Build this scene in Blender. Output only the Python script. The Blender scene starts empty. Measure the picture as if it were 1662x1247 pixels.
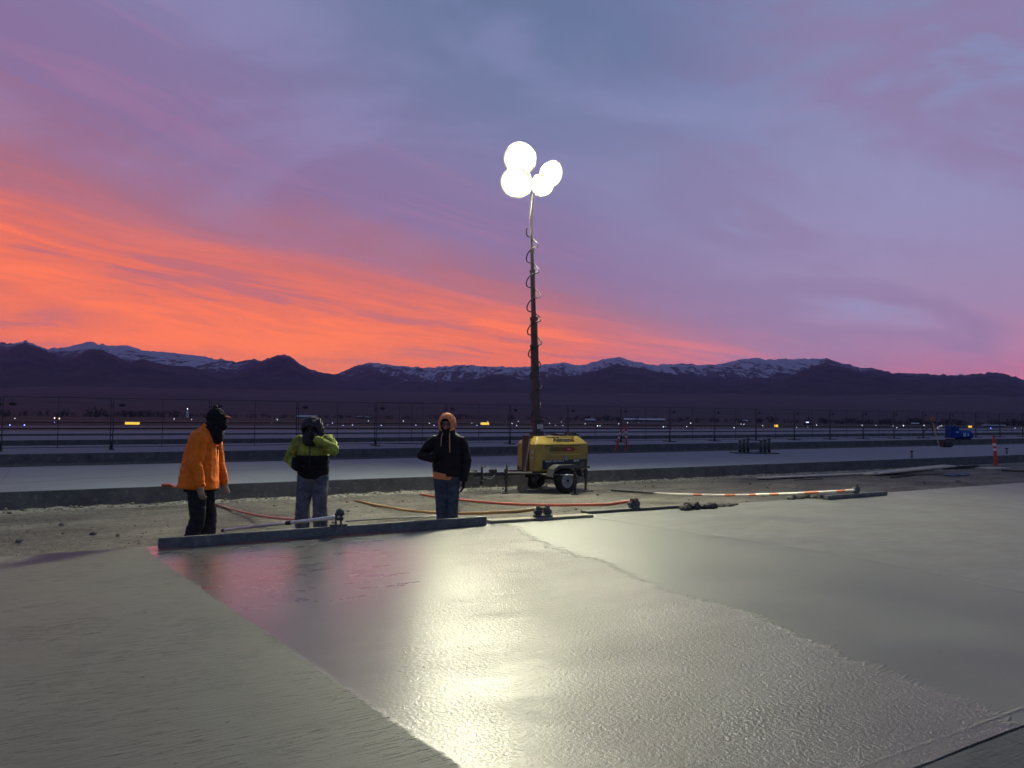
import bpy, bmesh, math, random
import numpy as np
from mathutils import Vector, Matrix, noise, Euler
from math import sin, cos, pi, radians, sqrt, atan2, exp
random.seed(7)
sc = bpy.context.scene
COL = sc.collection

# ------------------------------------------------------------------ camera
FPX, CXP, CYP = 1249.0, 831.0, 623.5
PITCH, ROLL, EYE = radians(2.22), radians(0.55), 1.45
cam = bpy.data.cameras.new("camera"); cam_o = bpy.data.objects.new("camera", cam); COL.objects.link(cam_o)
cam.sensor_width = 36; cam.lens = 36 * FPX / 1662; cam.clip_start = 0.05; cam.clip_end = 60000
CM = Matrix.Translation((0, 0, EYE)) @ Matrix.Rotation(pi / 2 + PITCH, 4, 'X') @ Matrix.Rotation(ROLL, 4, 'Z')
cam_o.matrix_world = CM
sc.camera = cam_o
# ------------------------------------------------------------------ exposure
sc.view_settings.view_transform = 'Standard'; sc.view_settings.look = 'None'
sc.view_settings.exposure = 0.16; sc.view_settings.gamma = 1.0
sc.render.engine = 'CYCLES'
sc.cycles.use_denoising = True
sc.cycles.max_bounces = 5; sc.cycles.diffuse_bounces = 2; sc.cycles.glossy_bounces = 3
sc.cycles.volume_bounces = 0; sc.cycles.sample_clamp_indirect = 4
sc.cycles.use_adaptive_sampling = True; sc.cycles.adaptive_threshold = 0.012

# ------------------------------------------------------------------ node helpers
class NT:
    def __init__(s, tree): s.t = tree; s.n = tree.nodes; s.l = tree.links
    def node(s, typ, **kw):
        n = s.n.new(typ)
        for k, v in kw.items(): setattr(n, k, v)
        return n
    def put(s, sock, v):
        if hasattr(v, 'is_output') or isinstance(v, bpy.types.NodeSocket): s.l.new(v, sock)
        elif v is not None: sock.default_value = v
    def m(s, op, a, b=None, c=None, clamp=False):
        n = s.node('ShaderNodeMath', operation=op, use_clamp=clamp)
        s.put(n.inputs[0], a); s.put(n.inputs[1], b); s.put(n.inputs[2], c)
        return n.outputs[0]
    def add(s, a, b): return s.m('ADD', a, b)
    def sub(s, a, b): return s.m('SUBTRACT', a, b)
    def mul(s, a, b): return s.m('MULTIPLY', a, b)
    def div(s, a, b): return s.m('DIVIDE', a, b)
    def step(s, x, lo, hi, a=0.0, b=1.0):
        n = s.node('ShaderNodeMapRange', interpolation_type='SMOOTHSTEP')
        s.put(n.inputs[0], x); s.put(n.inputs[1], lo); s.put(n.inputs[2], hi); s.put(n.inputs[3], a); s.put(n.inputs[4], b)
        return n.outputs[0]
    def lin(s, x, lo, hi, a=0.0, b=1.0):
        n = s.node('ShaderNodeMapRange'); n.clamp = True
        s.put(n.inputs[0], x); s.put(n.inputs[1], lo); s.put(n.inputs[2], hi); s.put(n.inputs[3], a); s.put(n.inputs[4], b)
        return n.outputs[0]
    def mix(s, f, a, b):
        n = s.node('ShaderNodeMix', data_type='RGBA'); n.clamp_factor = True
        s.put(n.inputs[0], f); s.put(n.inputs[6], col(a)); s.put(n.inputs[7], col(b))
        return n.outputs[2]
    def fmix(s, f, a, b):
        n = s.node('ShaderNodeMix', data_type='FLOAT'); s.put(n.inputs[0], f); s.put(n.inputs[2], a); s.put(n.inputs[3], b)
        return n.outputs[0]
    def comb(s, x, y, z=0.0):
        n = s.node('ShaderNodeCombineXYZ'); s.put(n.inputs[0], x); s.put(n.inputs[1], y); s.put(n.inputs[2], z); return n.outputs[0]
    def sep(s, v):
        n = s.node('ShaderNodeSeparateXYZ'); s.put(n.inputs[0], v); return n.outputs
    def noise(s, vec, scale, detail=3.0, rough=0.5, dist=0.0):
        n = s.node('ShaderNodeTexNoise'); s.put(n.inputs['Vector'], vec)
        n.inputs['Scale'].default_value = scale; n.inputs['Detail'].default_value = detail
        n.inputs['Roughness'].default_value = rough; n.inputs['Distortion'].default_value = dist
        return n.outputs[0]
    def ramp(s, f, stops):
        n = s.node('ShaderNodeValToRGB'); r = n.color_ramp
        while len(r.elements) > 1: r.elements.remove(r.elements[-1])
        r.elements[0].position = stops[0][0]; r.elements[0].color = col(stops[0][1])
        for p, c in stops[1:]:
            e = r.elements.new(p); e.color = col(c)
        s.put(n.inputs[0], f); return n.outputs[0]
    def bump(s, h, strength=1.0, dist=0.01, normal=None):
        n = s.node('ShaderNodeBump'); n.inputs['Strength'].default_value = strength if not isinstance(strength, bpy.types.NodeSocket) else 1
        if isinstance(strength, bpy.types.NodeSocket): s.put(n.inputs['Strength'], strength)
        n.inputs['Distance'].default_value = dist; s.put(n.inputs['Height'], h)
        if normal is not None: s.put(n.inputs['Normal'], normal)
        return n.outputs[0]
def col(c):
    if isinstance(c, (tuple, list)) and len(c) == 3: return (c[0], c[1], c[2], 1)
    return c
def s2l(r, g, b):
    f = lambda v: (v / 255 / 12.92) if v <= 10.3 else ((v / 255 + .055) / 1.055) ** 2.4
    return (f(r), f(g), f(b))

# ------------------------------------------------------------------ world: dawn sky, clouds lit from under the horizon
world = bpy.data.worlds.new("World"); sc.world = world; world.use_nodes = True
W = NT(world.node_tree); W.n.clear()
tc = W.node('ShaderNodeTexCoord')
X, Y, Z = W.sep(tc.outputs['Generated'])
hyp = W.m('SQRT', W.add(W.mul(X, X), W.mul(Y, Y)))
el = W.div(W.m('MAXIMUM', Z, 0.0), W.m('MAXIMUM', hyp, 0.02))
az = W.m('ARCTAN2', X, Y)
den = W.m('MAXIMUM', W.sub(0.78, az), 0.14)
mm = W.div(el, den)                       # slope towards the point where the cloud streets meet
# long streaks
wv = W.comb(W.mul(az, 1.6), W.mul(mm, 9.0), W.mul(el, 1.0))
warp = W.sub(W.noise(wv, 1.4, 4, .55), 0.5)
q = W.add(mm, W.mul(warp, 0.06))
st = W.comb(W.mul(az, 3.0), W.mul(q, 34.0), 0.3)
streak = W.noise(st, 1.0, 6, .60, .08)
st2 = W.comb(W.add(W.mul(az, 6.0), 4.0), W.mul(q, 90.0), 2.3)
fine = W.noise(st2, 1.0, 5, .6, .1)
big = W.noise(W.comb(W.mul(az, 2.4), W.mul(W.add(el, W.mul(az, .25)), 5.5), 1.7), 1.1, 6, .56, .5)
q2 = W.add(q, W.mul(W.sub(streak, .5), .10))
base = W.ramp(q2, [(0.0, s2l(250, 110, 62)), (.06, s2l(230, 104, 66)), (.13, s2l(222, 100, 72)), (.165, s2l(200, 98, 90)),
                   (.21, s2l(158, 98, 118)), (.27, s2l(130, 102, 142)), (.40, s2l(120, 113, 153)), (.55, s2l(113, 121, 158)), (.8, s2l(100, 116, 158)), (1.0, s2l(106, 120, 164))])
# in the burning band: bright filaments and mauve gaps
fil = W.step(W.add(W.mul(streak, .6), W.mul(fine, .4)), .47, .62)
gap = W.step(W.add(W.mul(streak, .6), W.mul(fine, .4)), .49, .40)
band = W.mul(W.step(q, .20, .135), W.step(el, 0.0, .05, .35, 1.0))
base = W.mix(W.mul(W.mul(gap, band), .85), base, s2l(176, 94, 104))
base = W.mix(W.mul(W.mul(fil, band), .95), base, s2l(252, 112, 56))
# pink stripes in the mauve zone
pk = W.mul(W.mul(W.step(streak, .52, .68), W.step(q, .16, .22)), W.step(q, .5, .3))
base = W.mix(W.mul(pk, .25), base, s2l(172, 108, 142))
# right side: lilac, calmer, blue clouds
right = W.step(az, -.02, .42)
low = W.ramp(W.add(el, W.mul(W.sub(streak, .5), .05)), [(0.0, s2l(205, 122, 136)), (.035, s2l(208, 118, 134)), (.075, s2l(176, 121, 152)), (.13, s2l(150, 126, 162)), (.24, s2l(138, 131, 168)), (.40, s2l(126, 130, 168)), (.7, s2l(114, 124, 160)), (1, s2l(104, 118, 154))])
cold = W.mix(W.mul(W.mul(W.step(big, .42, .56), W.step(big, .66, .56)), .7), low, s2l(134, 114, 152))
cold = W.mix(W.mul(W.step(big, .56, .74), .6), cold, s2l(128, 144, 186))
# salmon streaks that reach over to the right just above the ridge
sal = W.mul(W.mul(W.step(el, .13, .05), fil), W.step(az, .5, .05))
cold = W.mix(W.mul(sal, .8), cold, s2l(248, 118, 105))
c = W.mix(right, base, cold)
# grey-blue cloud overhead, centre
gz = W.mul(W.step(el, .30, .50), W.step(W.m('ABSOLUTE', W.sub(az, .02)), .42, .05))
c = W.mix(W.mul(gz, W.lin(big, .3, .65, .35, .85)), c, s2l(92, 108, 142))
# soft large-scale lightening
c = W.mix(W.mul(W.step(W.noise(W.comb(W.mul(az, 3), W.mul(el, 7), 7.0), 1.0, 5, .55, .6), .45, .7), W.mul(W.step(el, .12, .3), .28)), c, s2l(146, 146, 190))
# glow where the sun will come up, low in the saddle
dx = W.mul(W.add(az, .236), 1.0)
gl = W.m('POWER', 2.718, W.mul(-1.0, W.add(W.mul(W.mul(dx, dx), 22.0), W.mul(W.mul(el, el), 190.0))))
c = W.mix(W.mul(gl, .95), c, s2l(255, 126, 40))
# behind the camera: pale blue cloud that is the fill light
rear = W.step(W.m('ABSOLUTE', az), .75, 1.7)
rearc = W.mix(W.step(big, .35, .65), s2l(88, 104, 142), s2l(108, 126, 166))
c = W.mix(rear, c, rearc)
zen = W.step(Z, .62, .9)
c = W.mix(zen, c, s2l(98, 109, 145))
bg = W.node('ShaderNodeBackground'); W.put(bg.inputs[0], c)
W.put(bg.inputs[1], W.m('MULTIPLY', W.step(el, .05, .3, 1.0, .98), W.m('POWER', 2.718, W.mul(3.7e-5 * .6, W.m('MINIMUM', W.div(1100.0, W.m('MAXIMUM', el, .02)), 14000.0)))))
# physically based twilight sky behind the clouds
sky = W.node('ShaderNodeTexSky', sky_type='NISHITA', sun_disc=False)
sky.sun_elevation = radians(-2.5); sky.sun_rotation = radians(-13.5)
bg2 = W.node('ShaderNodeBackground'); W.l.new(sky.outputs[0], bg2.inputs[0]); bg2.inputs[1].default_value = 0.10
ad = W.node('ShaderNodeAddShader'); W.l.new(bg.outputs[0], ad.inputs[0]); W.l.new(bg2.outputs[0], ad.inputs[1])
wo = W.node('ShaderNodeOutputWorld'); W.l.new(ad.outputs[0], wo.inputs[0])

# ------------------------------------------------------------------ sun: just under the ridge, next to no light yet
sun = bpy.data.lights.new("sun", 'SUN'); sun.energy = 0.05; sun.angle = radians(0.5); sun.color = (1, .55, .3)
sun_o = bpy.data.objects.new("sun", sun); COL.objects.link(sun_o)
_sd = Vector((sin(radians(-13.5)), cos(radians(-13.5)), sin(radians(1.2))))
sun_o.rotation_euler = _sd.to_track_quat('Z', 'Y').to_euler()
LAMP_POWER = 4300.0     # radiance of the floodlight lenses

# ------------------------------------------------------------------ geometry helpers
U = Vector((.858, .5136, 0)).normalized(); V = Vector((-U.y, U.x, 0))   # along / across the paving lanes
LANE = atan2(U.y, U.x)
def st_(s, t, z=0.0): return U * s + V * t + Vector((0, 0, z))
RM = CM.to_3x3()
def ray(px, py): return (RM @ Vector(((px - CXP) / FPX, (CYP - py) / FPX, -1))).normalized()
def on_z(px, py, z):
    d = ray(px, py); k = (z - EYE) / d.z; return Vector((0, 0, EYE)) + d * k
def at_y(px, py, y):
    d = ray(px, py); k = y / d.y; return Vector((0, 0, EYE)) + d * k
def at_t(px, py, t):
    d = ray(px, py); k = t / d.dot(V); return Vector((0, 0, EYE)) + d * k
def at_s(px, py, t=None):
    p = on_z(px, py, 0); return p.dot(U), p.dot(V)

class MB:
    def __init__(s): s.v = []; s.f = []; s.mi = []; s.cur = 0; s.smooth = []
    def _add(s, vs, fs, sm=False):
        o = len(s.v); s.v += [Vector(p) for p in vs]
        for f in fs: s.f.append([o + i for i in f]); s.mi.append(s.cur); s.smooth.append(sm)
    def box(s, c, size, rot=None, bev=0.0):
        c = Vector(c); hx, hy, hz = size[0] / 2, size[1] / 2, size[2] / 2
        R = rot if rot is not None else Matrix.Identity(3)
        if bev <= 0:
            vs = [R @ Vector((x * hx, y * hy, z * hz)) + c for z in (-1, 1) for y in (-1, 1) for x in (-1, 1)]
            s._add(vs, [(0, 2, 3, 1), (4, 5, 7, 6), (0, 1, 5, 4), (2, 6, 7, 3), (0, 4, 6, 2), (1, 3, 7, 5)])
        else:
            bm = bmesh.new(); bmesh.ops.create_cube(bm, size=1)
            for v in bm.verts: v.co = Vector((v.co.x * hx * 2, v.co.y * hy * 2, v.co.z * hz * 2))
            bmesh.ops.bevel(bm, geom=bm.edges[:], offset=min(bev, hx * .9, hy * .9, hz * .9), segments=2, affect='EDGES')
            bm.verts.index_update()
            s._add([R @ v.co + c for v in bm.verts], [[v.index for v in f.verts] for f in bm.faces]); bm.free()
        return s
    def path(s, pts, radii, n=10, wide=None, ratio=1.0, cap=True, sm=True, round_=True):
        pts = [Vector(p) for p in pts]
        if not hasattr(radii, '__len__'): radii = [radii] * len(pts)
        if not hasattr(ratio, '__len__'): ratio = [ratio] * len(pts)
        radii = list(radii); ratio = list(ratio)
        if cap and round_:
            d0 = (pts[0] - pts[1]).normalized(); d1 = (pts[-1] - pts[-2]).normalized()
            a, b = radii[0], radii[-1]
            pts = [pts[0] + d0 * a * .86, pts[0] + d0 * a * .5] + pts + [pts[-1] + d1 * b * .5, pts[-1] + d1 * b * .86]
            radii = [a * .5, a * .87] + radii + [b * .87, b * .5]; ratio = [ratio[0]] * 2 + ratio + [ratio[-1]] * 2
        rings = []; prev = None
        for i, p in enumerate(pts):
            t = (pts[min(i + 1, len(pts) - 1)] - pts[max(i - 1, 0)]).normalized()
            if wide is not None: a = Vector(wide) - t * Vector(wide).dot(t)
            elif prev is not None: a = prev - t * prev.dot(t)
            else:
                a = t.orthogonal()
            if a.length < 1e-6: a = t.orthogonal()
            a.normalize(); b = t.cross(a); prev = a
            rings.append([p + a * (cos(2 * pi * k / n) * radii[i] * ratio[i]) + b * (sin(2 * pi * k / n) * radii[i]) for k in range(n)])
        vs = [v for r in rings for v in r]; fs = []
        for i in range(len(rings) - 1):
            for k in range(n):
                k2 = (k + 1) % n; fs.append((i * n + k, i * n + k2, (i + 1) * n + k2, (i + 1) * n + k))
        s._add(vs, fs, sm)
        if cap:
            o = len(s.v) - len(vs)
            s.f.append([o + k for k in range(n)][::-1]); s.mi.append(s.cur); s.smooth.append(False)
            s.f.append([o + (len(rings) - 1) * n + k for k in range(n)]); s.mi.append(s.cur); s.smooth.append(False)
        return s
    def cyl(s, a, b, r, n=14, r2=None): return s.path([a, b], [r, r if r2 is None else r2], n, round_=False)
    def ball(s, c, r, n=14, m=9, rot=None):
        c = Vector(c); r = Vector(r) if hasattr(r, '__len__') else Vector((r, r, r)); R = rot or Matrix.Identity(3)
        vs = [c + R @ Vector((0, 0, -r.z))]; 
        for i in range(1, m):
            th = -pi / 2 + pi * i / m
            for k in range(n): vs.append(c + R @ Vector((cos(th) * cos(2 * pi * k / n) * r.x, cos(th) * sin(2 * pi * k / n) * r.y, sin(th) * r.z)))
        vs.append(c + R @ Vector((0, 0, r.z))); fs = []
        for k in range(n): fs.append((0, 1 + (k + 1) % n, 1 + k))
        for i in range(m - 2):
            for k in range(n):
                a = 1 + i * n + k; b = 1 + i * n + (k + 1) % n; fs.append((a, b, b + n, a + n))
        L = len(vs) - 1
        for k in range(n): fs.append((L, L - n + k, L - n + (k + 1) % n))
        s._add(vs, fs, True); return s
    def prism(s, poly, d):
        poly = [Vector(p) for p in poly]; d = Vector(d); n = len(poly)
        fs = [list(range(n))[::-1], [n + k for k in range(n)]] + [(k, (k + 1) % n, n + (k + 1) % n, n + k) for k in range(n)]
        s._add(poly + [p + d for p in poly], fs); return s
    def lathe(s, c, axis, prof, n=24, sm=True):
        c = Vector(c); ax = Vector(axis).normalized(); a = ax.orthogonal().normalized(); b = ax.cross(a)
        vs = [c + ax * h + a * (r * cos(2 * pi * k / n)) + b * (r * sin(2 * pi * k / n)) for r, h in prof for k in range(n)]; fs = []
        for i in range(len(prof) - 1):
            for k in range(n): k2 = (k + 1) % n; fs.append((i * n + k, i * n + k2, (i + 1) * n + k2, (i + 1) * n + k))
        s._add(vs, fs, sm); return s
    def mesh(s, name, mats, fix=True):
        me = bpy.data.meshes.new(name); me.from_pydata([tuple(v) for v in s.v], [], s.f)
        for m in (mats if isinstance(mats, (list, tuple)) else [mats]): me.materials.append(m)
        me.polygons.foreach_set('material_index', s.mi); me.polygons.foreach_set('use_smooth', s.smooth); me.update()
        if fix:
            bm = bmesh.new(); bm.from_mesh(me); bmesh.ops.recalc_face_normals(bm, faces=bm.faces[:]); bm.to_mesh(me); bm.free()
        return me
    def build(s, name, mats, parent=None, loc=(0, 0, 0), rz=0.0, fix=True):
        return link(name, s.mesh(name, mats, fix), parent, loc, rz)
def link(name, data, parent=None, loc=(0, 0, 0), rz=0.0):
    o = bpy.data.objects.new(name, data); COL.objects.link(o); o.location = loc; o.rotation_euler = (0, 0, rz)
    if parent is not None: o.parent = parent
    return o
def tag(o, label=None, cat=None, group=None, kind=None):
    if label: o['label'] = label
    if cat: o['category'] = cat
    if group: o['group'] = group
    if kind: o['kind'] = kind
    return o
def thing(name, label, cat, loc=(0, 0, 0), rz=0.0, group=None):
    return tag(link(name, None, None, loc, rz), label, cat, group)
KIDS = {}
def copy_tree(o, parent=None):
    c_ = o.copy(); COL.objects.link(c_)
    if parent is not None: c_.parent = parent
    for ch in [x for x in COL.objects if x.parent == o]: copy_tree(ch, c_)
    return c_

# ------------------------------------------------------------------ materials
MATS = {}
def mat(name, color, rough=.6, metal=0.0, spec=.5, bump=0.0, bscale=30.0, var=.0, vscale=6.0, emit=None, estr=0.0, coat=0.0, dirt=None):
    if name in MATS: return MATS[name]
    m = bpy.data.materials.new(name); m.use_nodes = True; N = NT(m.node_tree); p = N.n['Principled BSDF']
    p.inputs['Roughness'].default_value = rough; p.inputs['Metallic'].default_value = metal
    p.inputs['Specular IOR Level'].default_value = spec; p.inputs['Coat Weight'].default_value = coat
    tcn = N.node('ShaderNodeTexCoord').outputs['Object']
    cc = col(color)
    if var > 0:
        nz = N.noise(tcn, vscale, 5, .6)
        cc = N.mix(N.lin(nz, .3, .7), tuple(x * (1 - var) for x in color), tuple(min(1, x * (1 + var)) for x in color))
        N.put(p.inputs['Roughness'], N.lin(nz, .3, .7, max(0, rough - .08), min(1, rough + .12)))
    if dirt:
        cc = N.mix(N.mul(N.step(N.noise(tcn, 9, 6, .65), .5, .72), .7), cc, dirt)
    N.put(p.inputs['Base Color'], cc)
    if bump > 0: N.put(p.inputs['Normal'], N.bump(N.noise(tcn, bscale, 4, .6), 1.0, bump))
    if emit: p.inputs['Emission Color'].default_value = col(emit); p.inputs['Emission Strength'].default_value = estr
    MATS[name] = m; return m
black_steel = mat('black painted steel', (.018, .016, .017), .45, 0, .5, .0006, 60, .3)
galv = mat('galvanised steel', (.32, .33, .34), .42, .8, .5, .0004, 80, .2)
fence_steel = mat('dull fence steel', (.065, .065, .07), .6, .4, .4, 0, 1, .2)
alu = mat('magnesium tool', (.11, .112, .11), .6, .3, .5, .002, 40, .35, 8, dirt=(.22, .215, .2))
yellow = mat('yellow machine paint', (.30, .205, .025), .42, 0, .5, .0006, 6, .14, 3, coat=.15, dirt=(.27, .21, .07))
rubber = mat('tyre rubber', (.016, .016, .016), .85, 0, .3, .001, 90, .3, dirt=(.06, .055, .045))
wood = mat('weathered timber', (.20, .155, .10), .75, 0, .3, .002, 30, .35, 5)
skin = mat('skin', (.30, .17, .115), .55, 0, .4, .0004, 300, .12, 30)
leather = mat('tan work glove leather', (.36, .27, .17), .8, 0, .3, .001, 90, .25, 20)

# ------------------------------------------------------------------ ground profile
def gz_r(r):
    P = [(0, -.42), (75, -.42), (110, -.55), (350, -2.4), (600, -4.2), (1200, -8.5), (1700, -8.5), (2600, 8), (4200, 95), (4700, 130)]
    for (a, za), (b, zb) in zip(P, P[1:]):
        if r <= b: return za + (zb - za) * (r - a) / (b - a)
    return P[-1][1]
def ground_hit(px, py, dz=0.0):
    d = ray(px, py); h = sqrt(d.x ** 2 + d.y ** 2); r = 5.0
    while r < 4500:
        z = EYE + d.z / h * r
        if z <= gz_r(r) + dz: break
        r *= 1.004
    return Vector((d.x / h * r, d.y / h * r, gz_r(r)))
def ground_material():
    m = bpy.data.materials.new('field ground'); m.use_nodes = True; N = NT(m.node_tree); p = N.n['Principled BSDF']
    pos = N.node('ShaderNodeNewGeometry').outputs['Position']; x, y, z = N.sep(pos)
    r = N.m('SQRT', N.add(N.mul(x, x), N.mul(y, y)))
    n1 = N.noise(pos, .05, 6, .6); n2 = N.noise(pos, 2.0, 6, .65); n3 = N.noise(N.comb(N.mul(x, .0012), N.mul(y, .007), 0), 1.0, 5, .6)
    near = N.mix(N.lin(n2, .3, .7), (.12, .10, .082), (.20, .172, .14))
    grass = N.mix(N.lin(n1, .3, .7), (.034, .027, .023), (.058, .045, .035))
    cc = N.mix(N.step(r, 70, 110), near, grass)
    apron = N.mix(N.step(n3, .38, .62), (.022, .020, .023), (.040, .035, .035))
    cc = N.mix(N.step(r, 500, 1500), cc, apron)
    N.put(p.inputs['Base Color'], cc); p.inputs['Roughness'].default_value = .95; p.inputs['Specular IOR Level'].default_value = .15
    N.put(p.inputs['Normal'], N.bump(n2, .8, .03)); return m
mb = MB(); NA = 120
radii_g = [0.0, 3, 8, 15, 25, 40, 60, 75, 92, 110, 150, 220, 350, 600, 900, 1200, 1450, 1700, 2100, 2600, 3000, 3400, 3800, 4200, 4700, 6000, 9000, 14000]
vs = [Vector((0, 0, gz_r(0)))]
for r in radii_g[1:]:
    for k in range(NA):
        a = 2 * pi * k / NA
        fr = max(0.0, cos(a - pi / 2)) ** .5 if cos(a - pi / 2) > 0 else 0     # hills only ahead
        zz = gz_r(r); zz = zz if r <= 1700 else -8.5 + (zz + 8.5) * fr
        zz += (noise.noise(Vector((cos(a) * r * .002, sin(a) * r * .002, 0))) * min(14, max(0, (r - 1700) * .01)))
        vs.append(Vector((cos(a) * r, sin(a) * r, zz)))
fs = [(0, 1 + k, 1 + (k + 1) % NA) for k in range(NA)]
for i in range(len(radii_g) - 2):
    for k in range(NA):
        a = 1 + i * NA + k; b = 1 + i * NA + (k + 1) % NA; fs.append((a, a + NA, b + NA, b))
mb._add(vs, fs, True)
tag(mb.build('ground', ground_material()), kind='structure')

# ------------------------------------------------------------------ mountains
SKYLINE = [(-400, 566), (-200, 560), (-80, 564), (0, 556), (20, 557.5), (42, 553), (60, 560), (77, 566), (95, 565), (110, 563), (130, 557), (147, 554.5), (160, 558), (185, 561.5), (205, 560), (218, 564), (230, 569), (262, 571), (290, 574), (320, 577), (345, 582), (365, 584), (384, 588), (400, 585), (413, 583), (423, 586), (435, 582), (450, 577), (460, 575), (470, 578), (485, 589), (500, 598), (515, 603), (530, 607), (545, 607.5), (558, 603), (575, 595), (600, 588.5), (620, 591), (645, 594), (665, 595), (690, 597), (720, 595), (745, 593), (765, 592), (780, 594.5), (800, 596), (820, 595), (845, 596.5), (870, 594), (905, 589), (915, 588), (935, 593), (950, 592), (970, 585), (990, 581), (1008, 580), (1025, 585.5), (1050, 591), (1065, 592), (1085, 591), (1110, 590), (1130, 592), (1165, 592), (1190, 586), (1205, 583), (1228, 581), (1245, 584), (1270, 582), (1290, 583.5), (1310, 582), (1345, 583), (1370, 590), (1400, 598), (1415, 597), (1425, 599), (1445, 605), (1480, 606), (1510, 608), (1535, 609), (1570, 608), (1600, 606), (1612, 604), (1630, 607), (1650, 613), (1662, 617), (1750, 632), (1900, 630), (2200, 640)]
FRONT = [(-400, 580), (-200, 590), (-80, 575), (0, 572), (30, 560), (42, 557), (60, 563), (77, 570), (103, 582), (123, 579), (144, 569), (159, 566), (180, 574), (208, 589), (231, 583), (246, 587), (277, 594), (308, 594), (333, 603), (359, 612), (384, 606), (413, 594), (440, 583), (455, 578), (470, 581), (490, 596), (510, 608), (530, 614), (560, 618), (600, 624), (630, 632), (680, 628), (720, 630), (745, 622), (772, 616), (803, 608), (820, 607), (850, 618), (880, 620), (910, 612), (940, 609), (964, 603), (995, 592), (1019, 594), (1055, 601), (1084, 606), (1108, 609), (1147, 615), (1180, 620), (1205, 617), (1229, 613), (1277, 613), (1300, 603), (1320, 594), (1345, 592), (1370, 596), (1400, 605), (1430, 604), (1480, 611), (1535, 614), (1580, 613), (1612, 610), (1650, 620), (1700, 640), (1900, 642), (2200, 648)]
SNOWW = [(-400, .3), (0, .45), (40, .5), (75, .75), (140, .95), (330, .95), (370, .45), (400, .18), (450, .12), (480, .25), (540, 0), (570, .3), (620, .62), (720, .72), (900, .85), (1010, 1.0), (1100, .75), (1150, .8), (1200, 1), (1310, .95), (1345, .5), (1400, .25), (1500, .12), (1662, .1), (2200, .1)]
SNOWD = [(-400, 14), (0, 22), (75, 22), (140, 34), (200, 40), (330, 40), (400, 20), (600, 26), (700, 34), (800, 28), (1010, 34), (1150, 28), (1220, 40), (1310, 42), (1345, 16), (2200, 12)]
def itp(tab, x):
    if x <= tab[0][0]: return tab[0][1]
    for (a, va), (b, vb) in zip(tab, tab[1:]):
        if x <= b: return va + (vb - va) * (x - a) / (b - a)
    return tab[-1][1]
def fbm(x, y, z=0, o=4):
    s_ = 0; a = .5
    for _ in range(o): s_ += a * noise.noise(Vector((x, y, z))); x *= 2.1; y *= 2.1; a *= .5
    return s_
def ridged(x, y, o=4):
    s_ = 0; a = .5
    for k in range(o): s_ += a * (1 - 2 * abs(noise.noise(Vector((x, y, 3.7 + k))))); x *= 2.07; y *= 2.07; a *= .5
    return s_
def range_mesh(name, tab, R0, R1, r_in, r_out, rows, jag, snow):
    xs = np.linspace(-420, 2150, 1150); vs = []; at = []
    for x in xs:
        d = ray(x, itp(tab, x)); h = sqrt(d.x ** 2 + d.y ** 2); tn = d.z / h; ax, ay = d.x / h, d.y / h
        R = R0 + (R1 - R0) * (.5 + .5 * noise.noise(Vector((x * .004, 1.3, 0))))
        crest = EYE + tn * R + jag * fbm(x * .11, 5.1, 0, 5) * R / 9000
        w = itp(SNOWW, x); dd = 1.35 * itp(SNOWD, x) / FPX * R
        for j in range(rows):
            u = j / (rows - 1)
            if u < .8:
                k = u / .8; r = R - (R - r_in) * (1 - k); p = k ** 1.35
                b = gz_r(min(r_in, 4700)) - 20
                X_, Y_ = ax * r, ay * r
                rg = ridged(X_ * .00055, Y_ * .00028, 5); fine_ = fbm(X_ * .004, Y_ * .004, 1, 4)
                env = sin(pi * min(1, k)) ** .8
                z = b + (crest - b) * p + env * (rg - .25) * .34 * (crest - b) + env * fine_ * 60
                z = min(z, EYE + (crest - EYE) * r / R - (1 - k) * .02 * crest)
            else:
                k = (u - .8) / .2; r = R + (r_out - R) * k; X_, Y_ = ax * r, ay * r; z = crest * (1 - k) ** 1.2 + -50 * k
            vs.append((X_, Y_, z)); at.append((max(0, 1 - (crest - z) / max(dd, 1)) * w) if snow else 0.0)
    n = len(xs); fs = []
    for i in range(n - 1):
        for j in range(rows - 1): a = i * rows + j; fs.append((a, a + rows, a + rows + 1, a + 1))
    me = bpy.data.meshes.new(name); me.from_pydata(vs, [], fs); me.polygons.foreach_set('use_smooth', [True] * len(fs))
    a_ = me.attributes.new('snow_line', 'FLOAT', 'POINT'); a_.data.foreach_set('value', at); me.update()
    me.materials.append(mountain_mat()); o = link(name, me); return tag(o, kind='structure')
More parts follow.
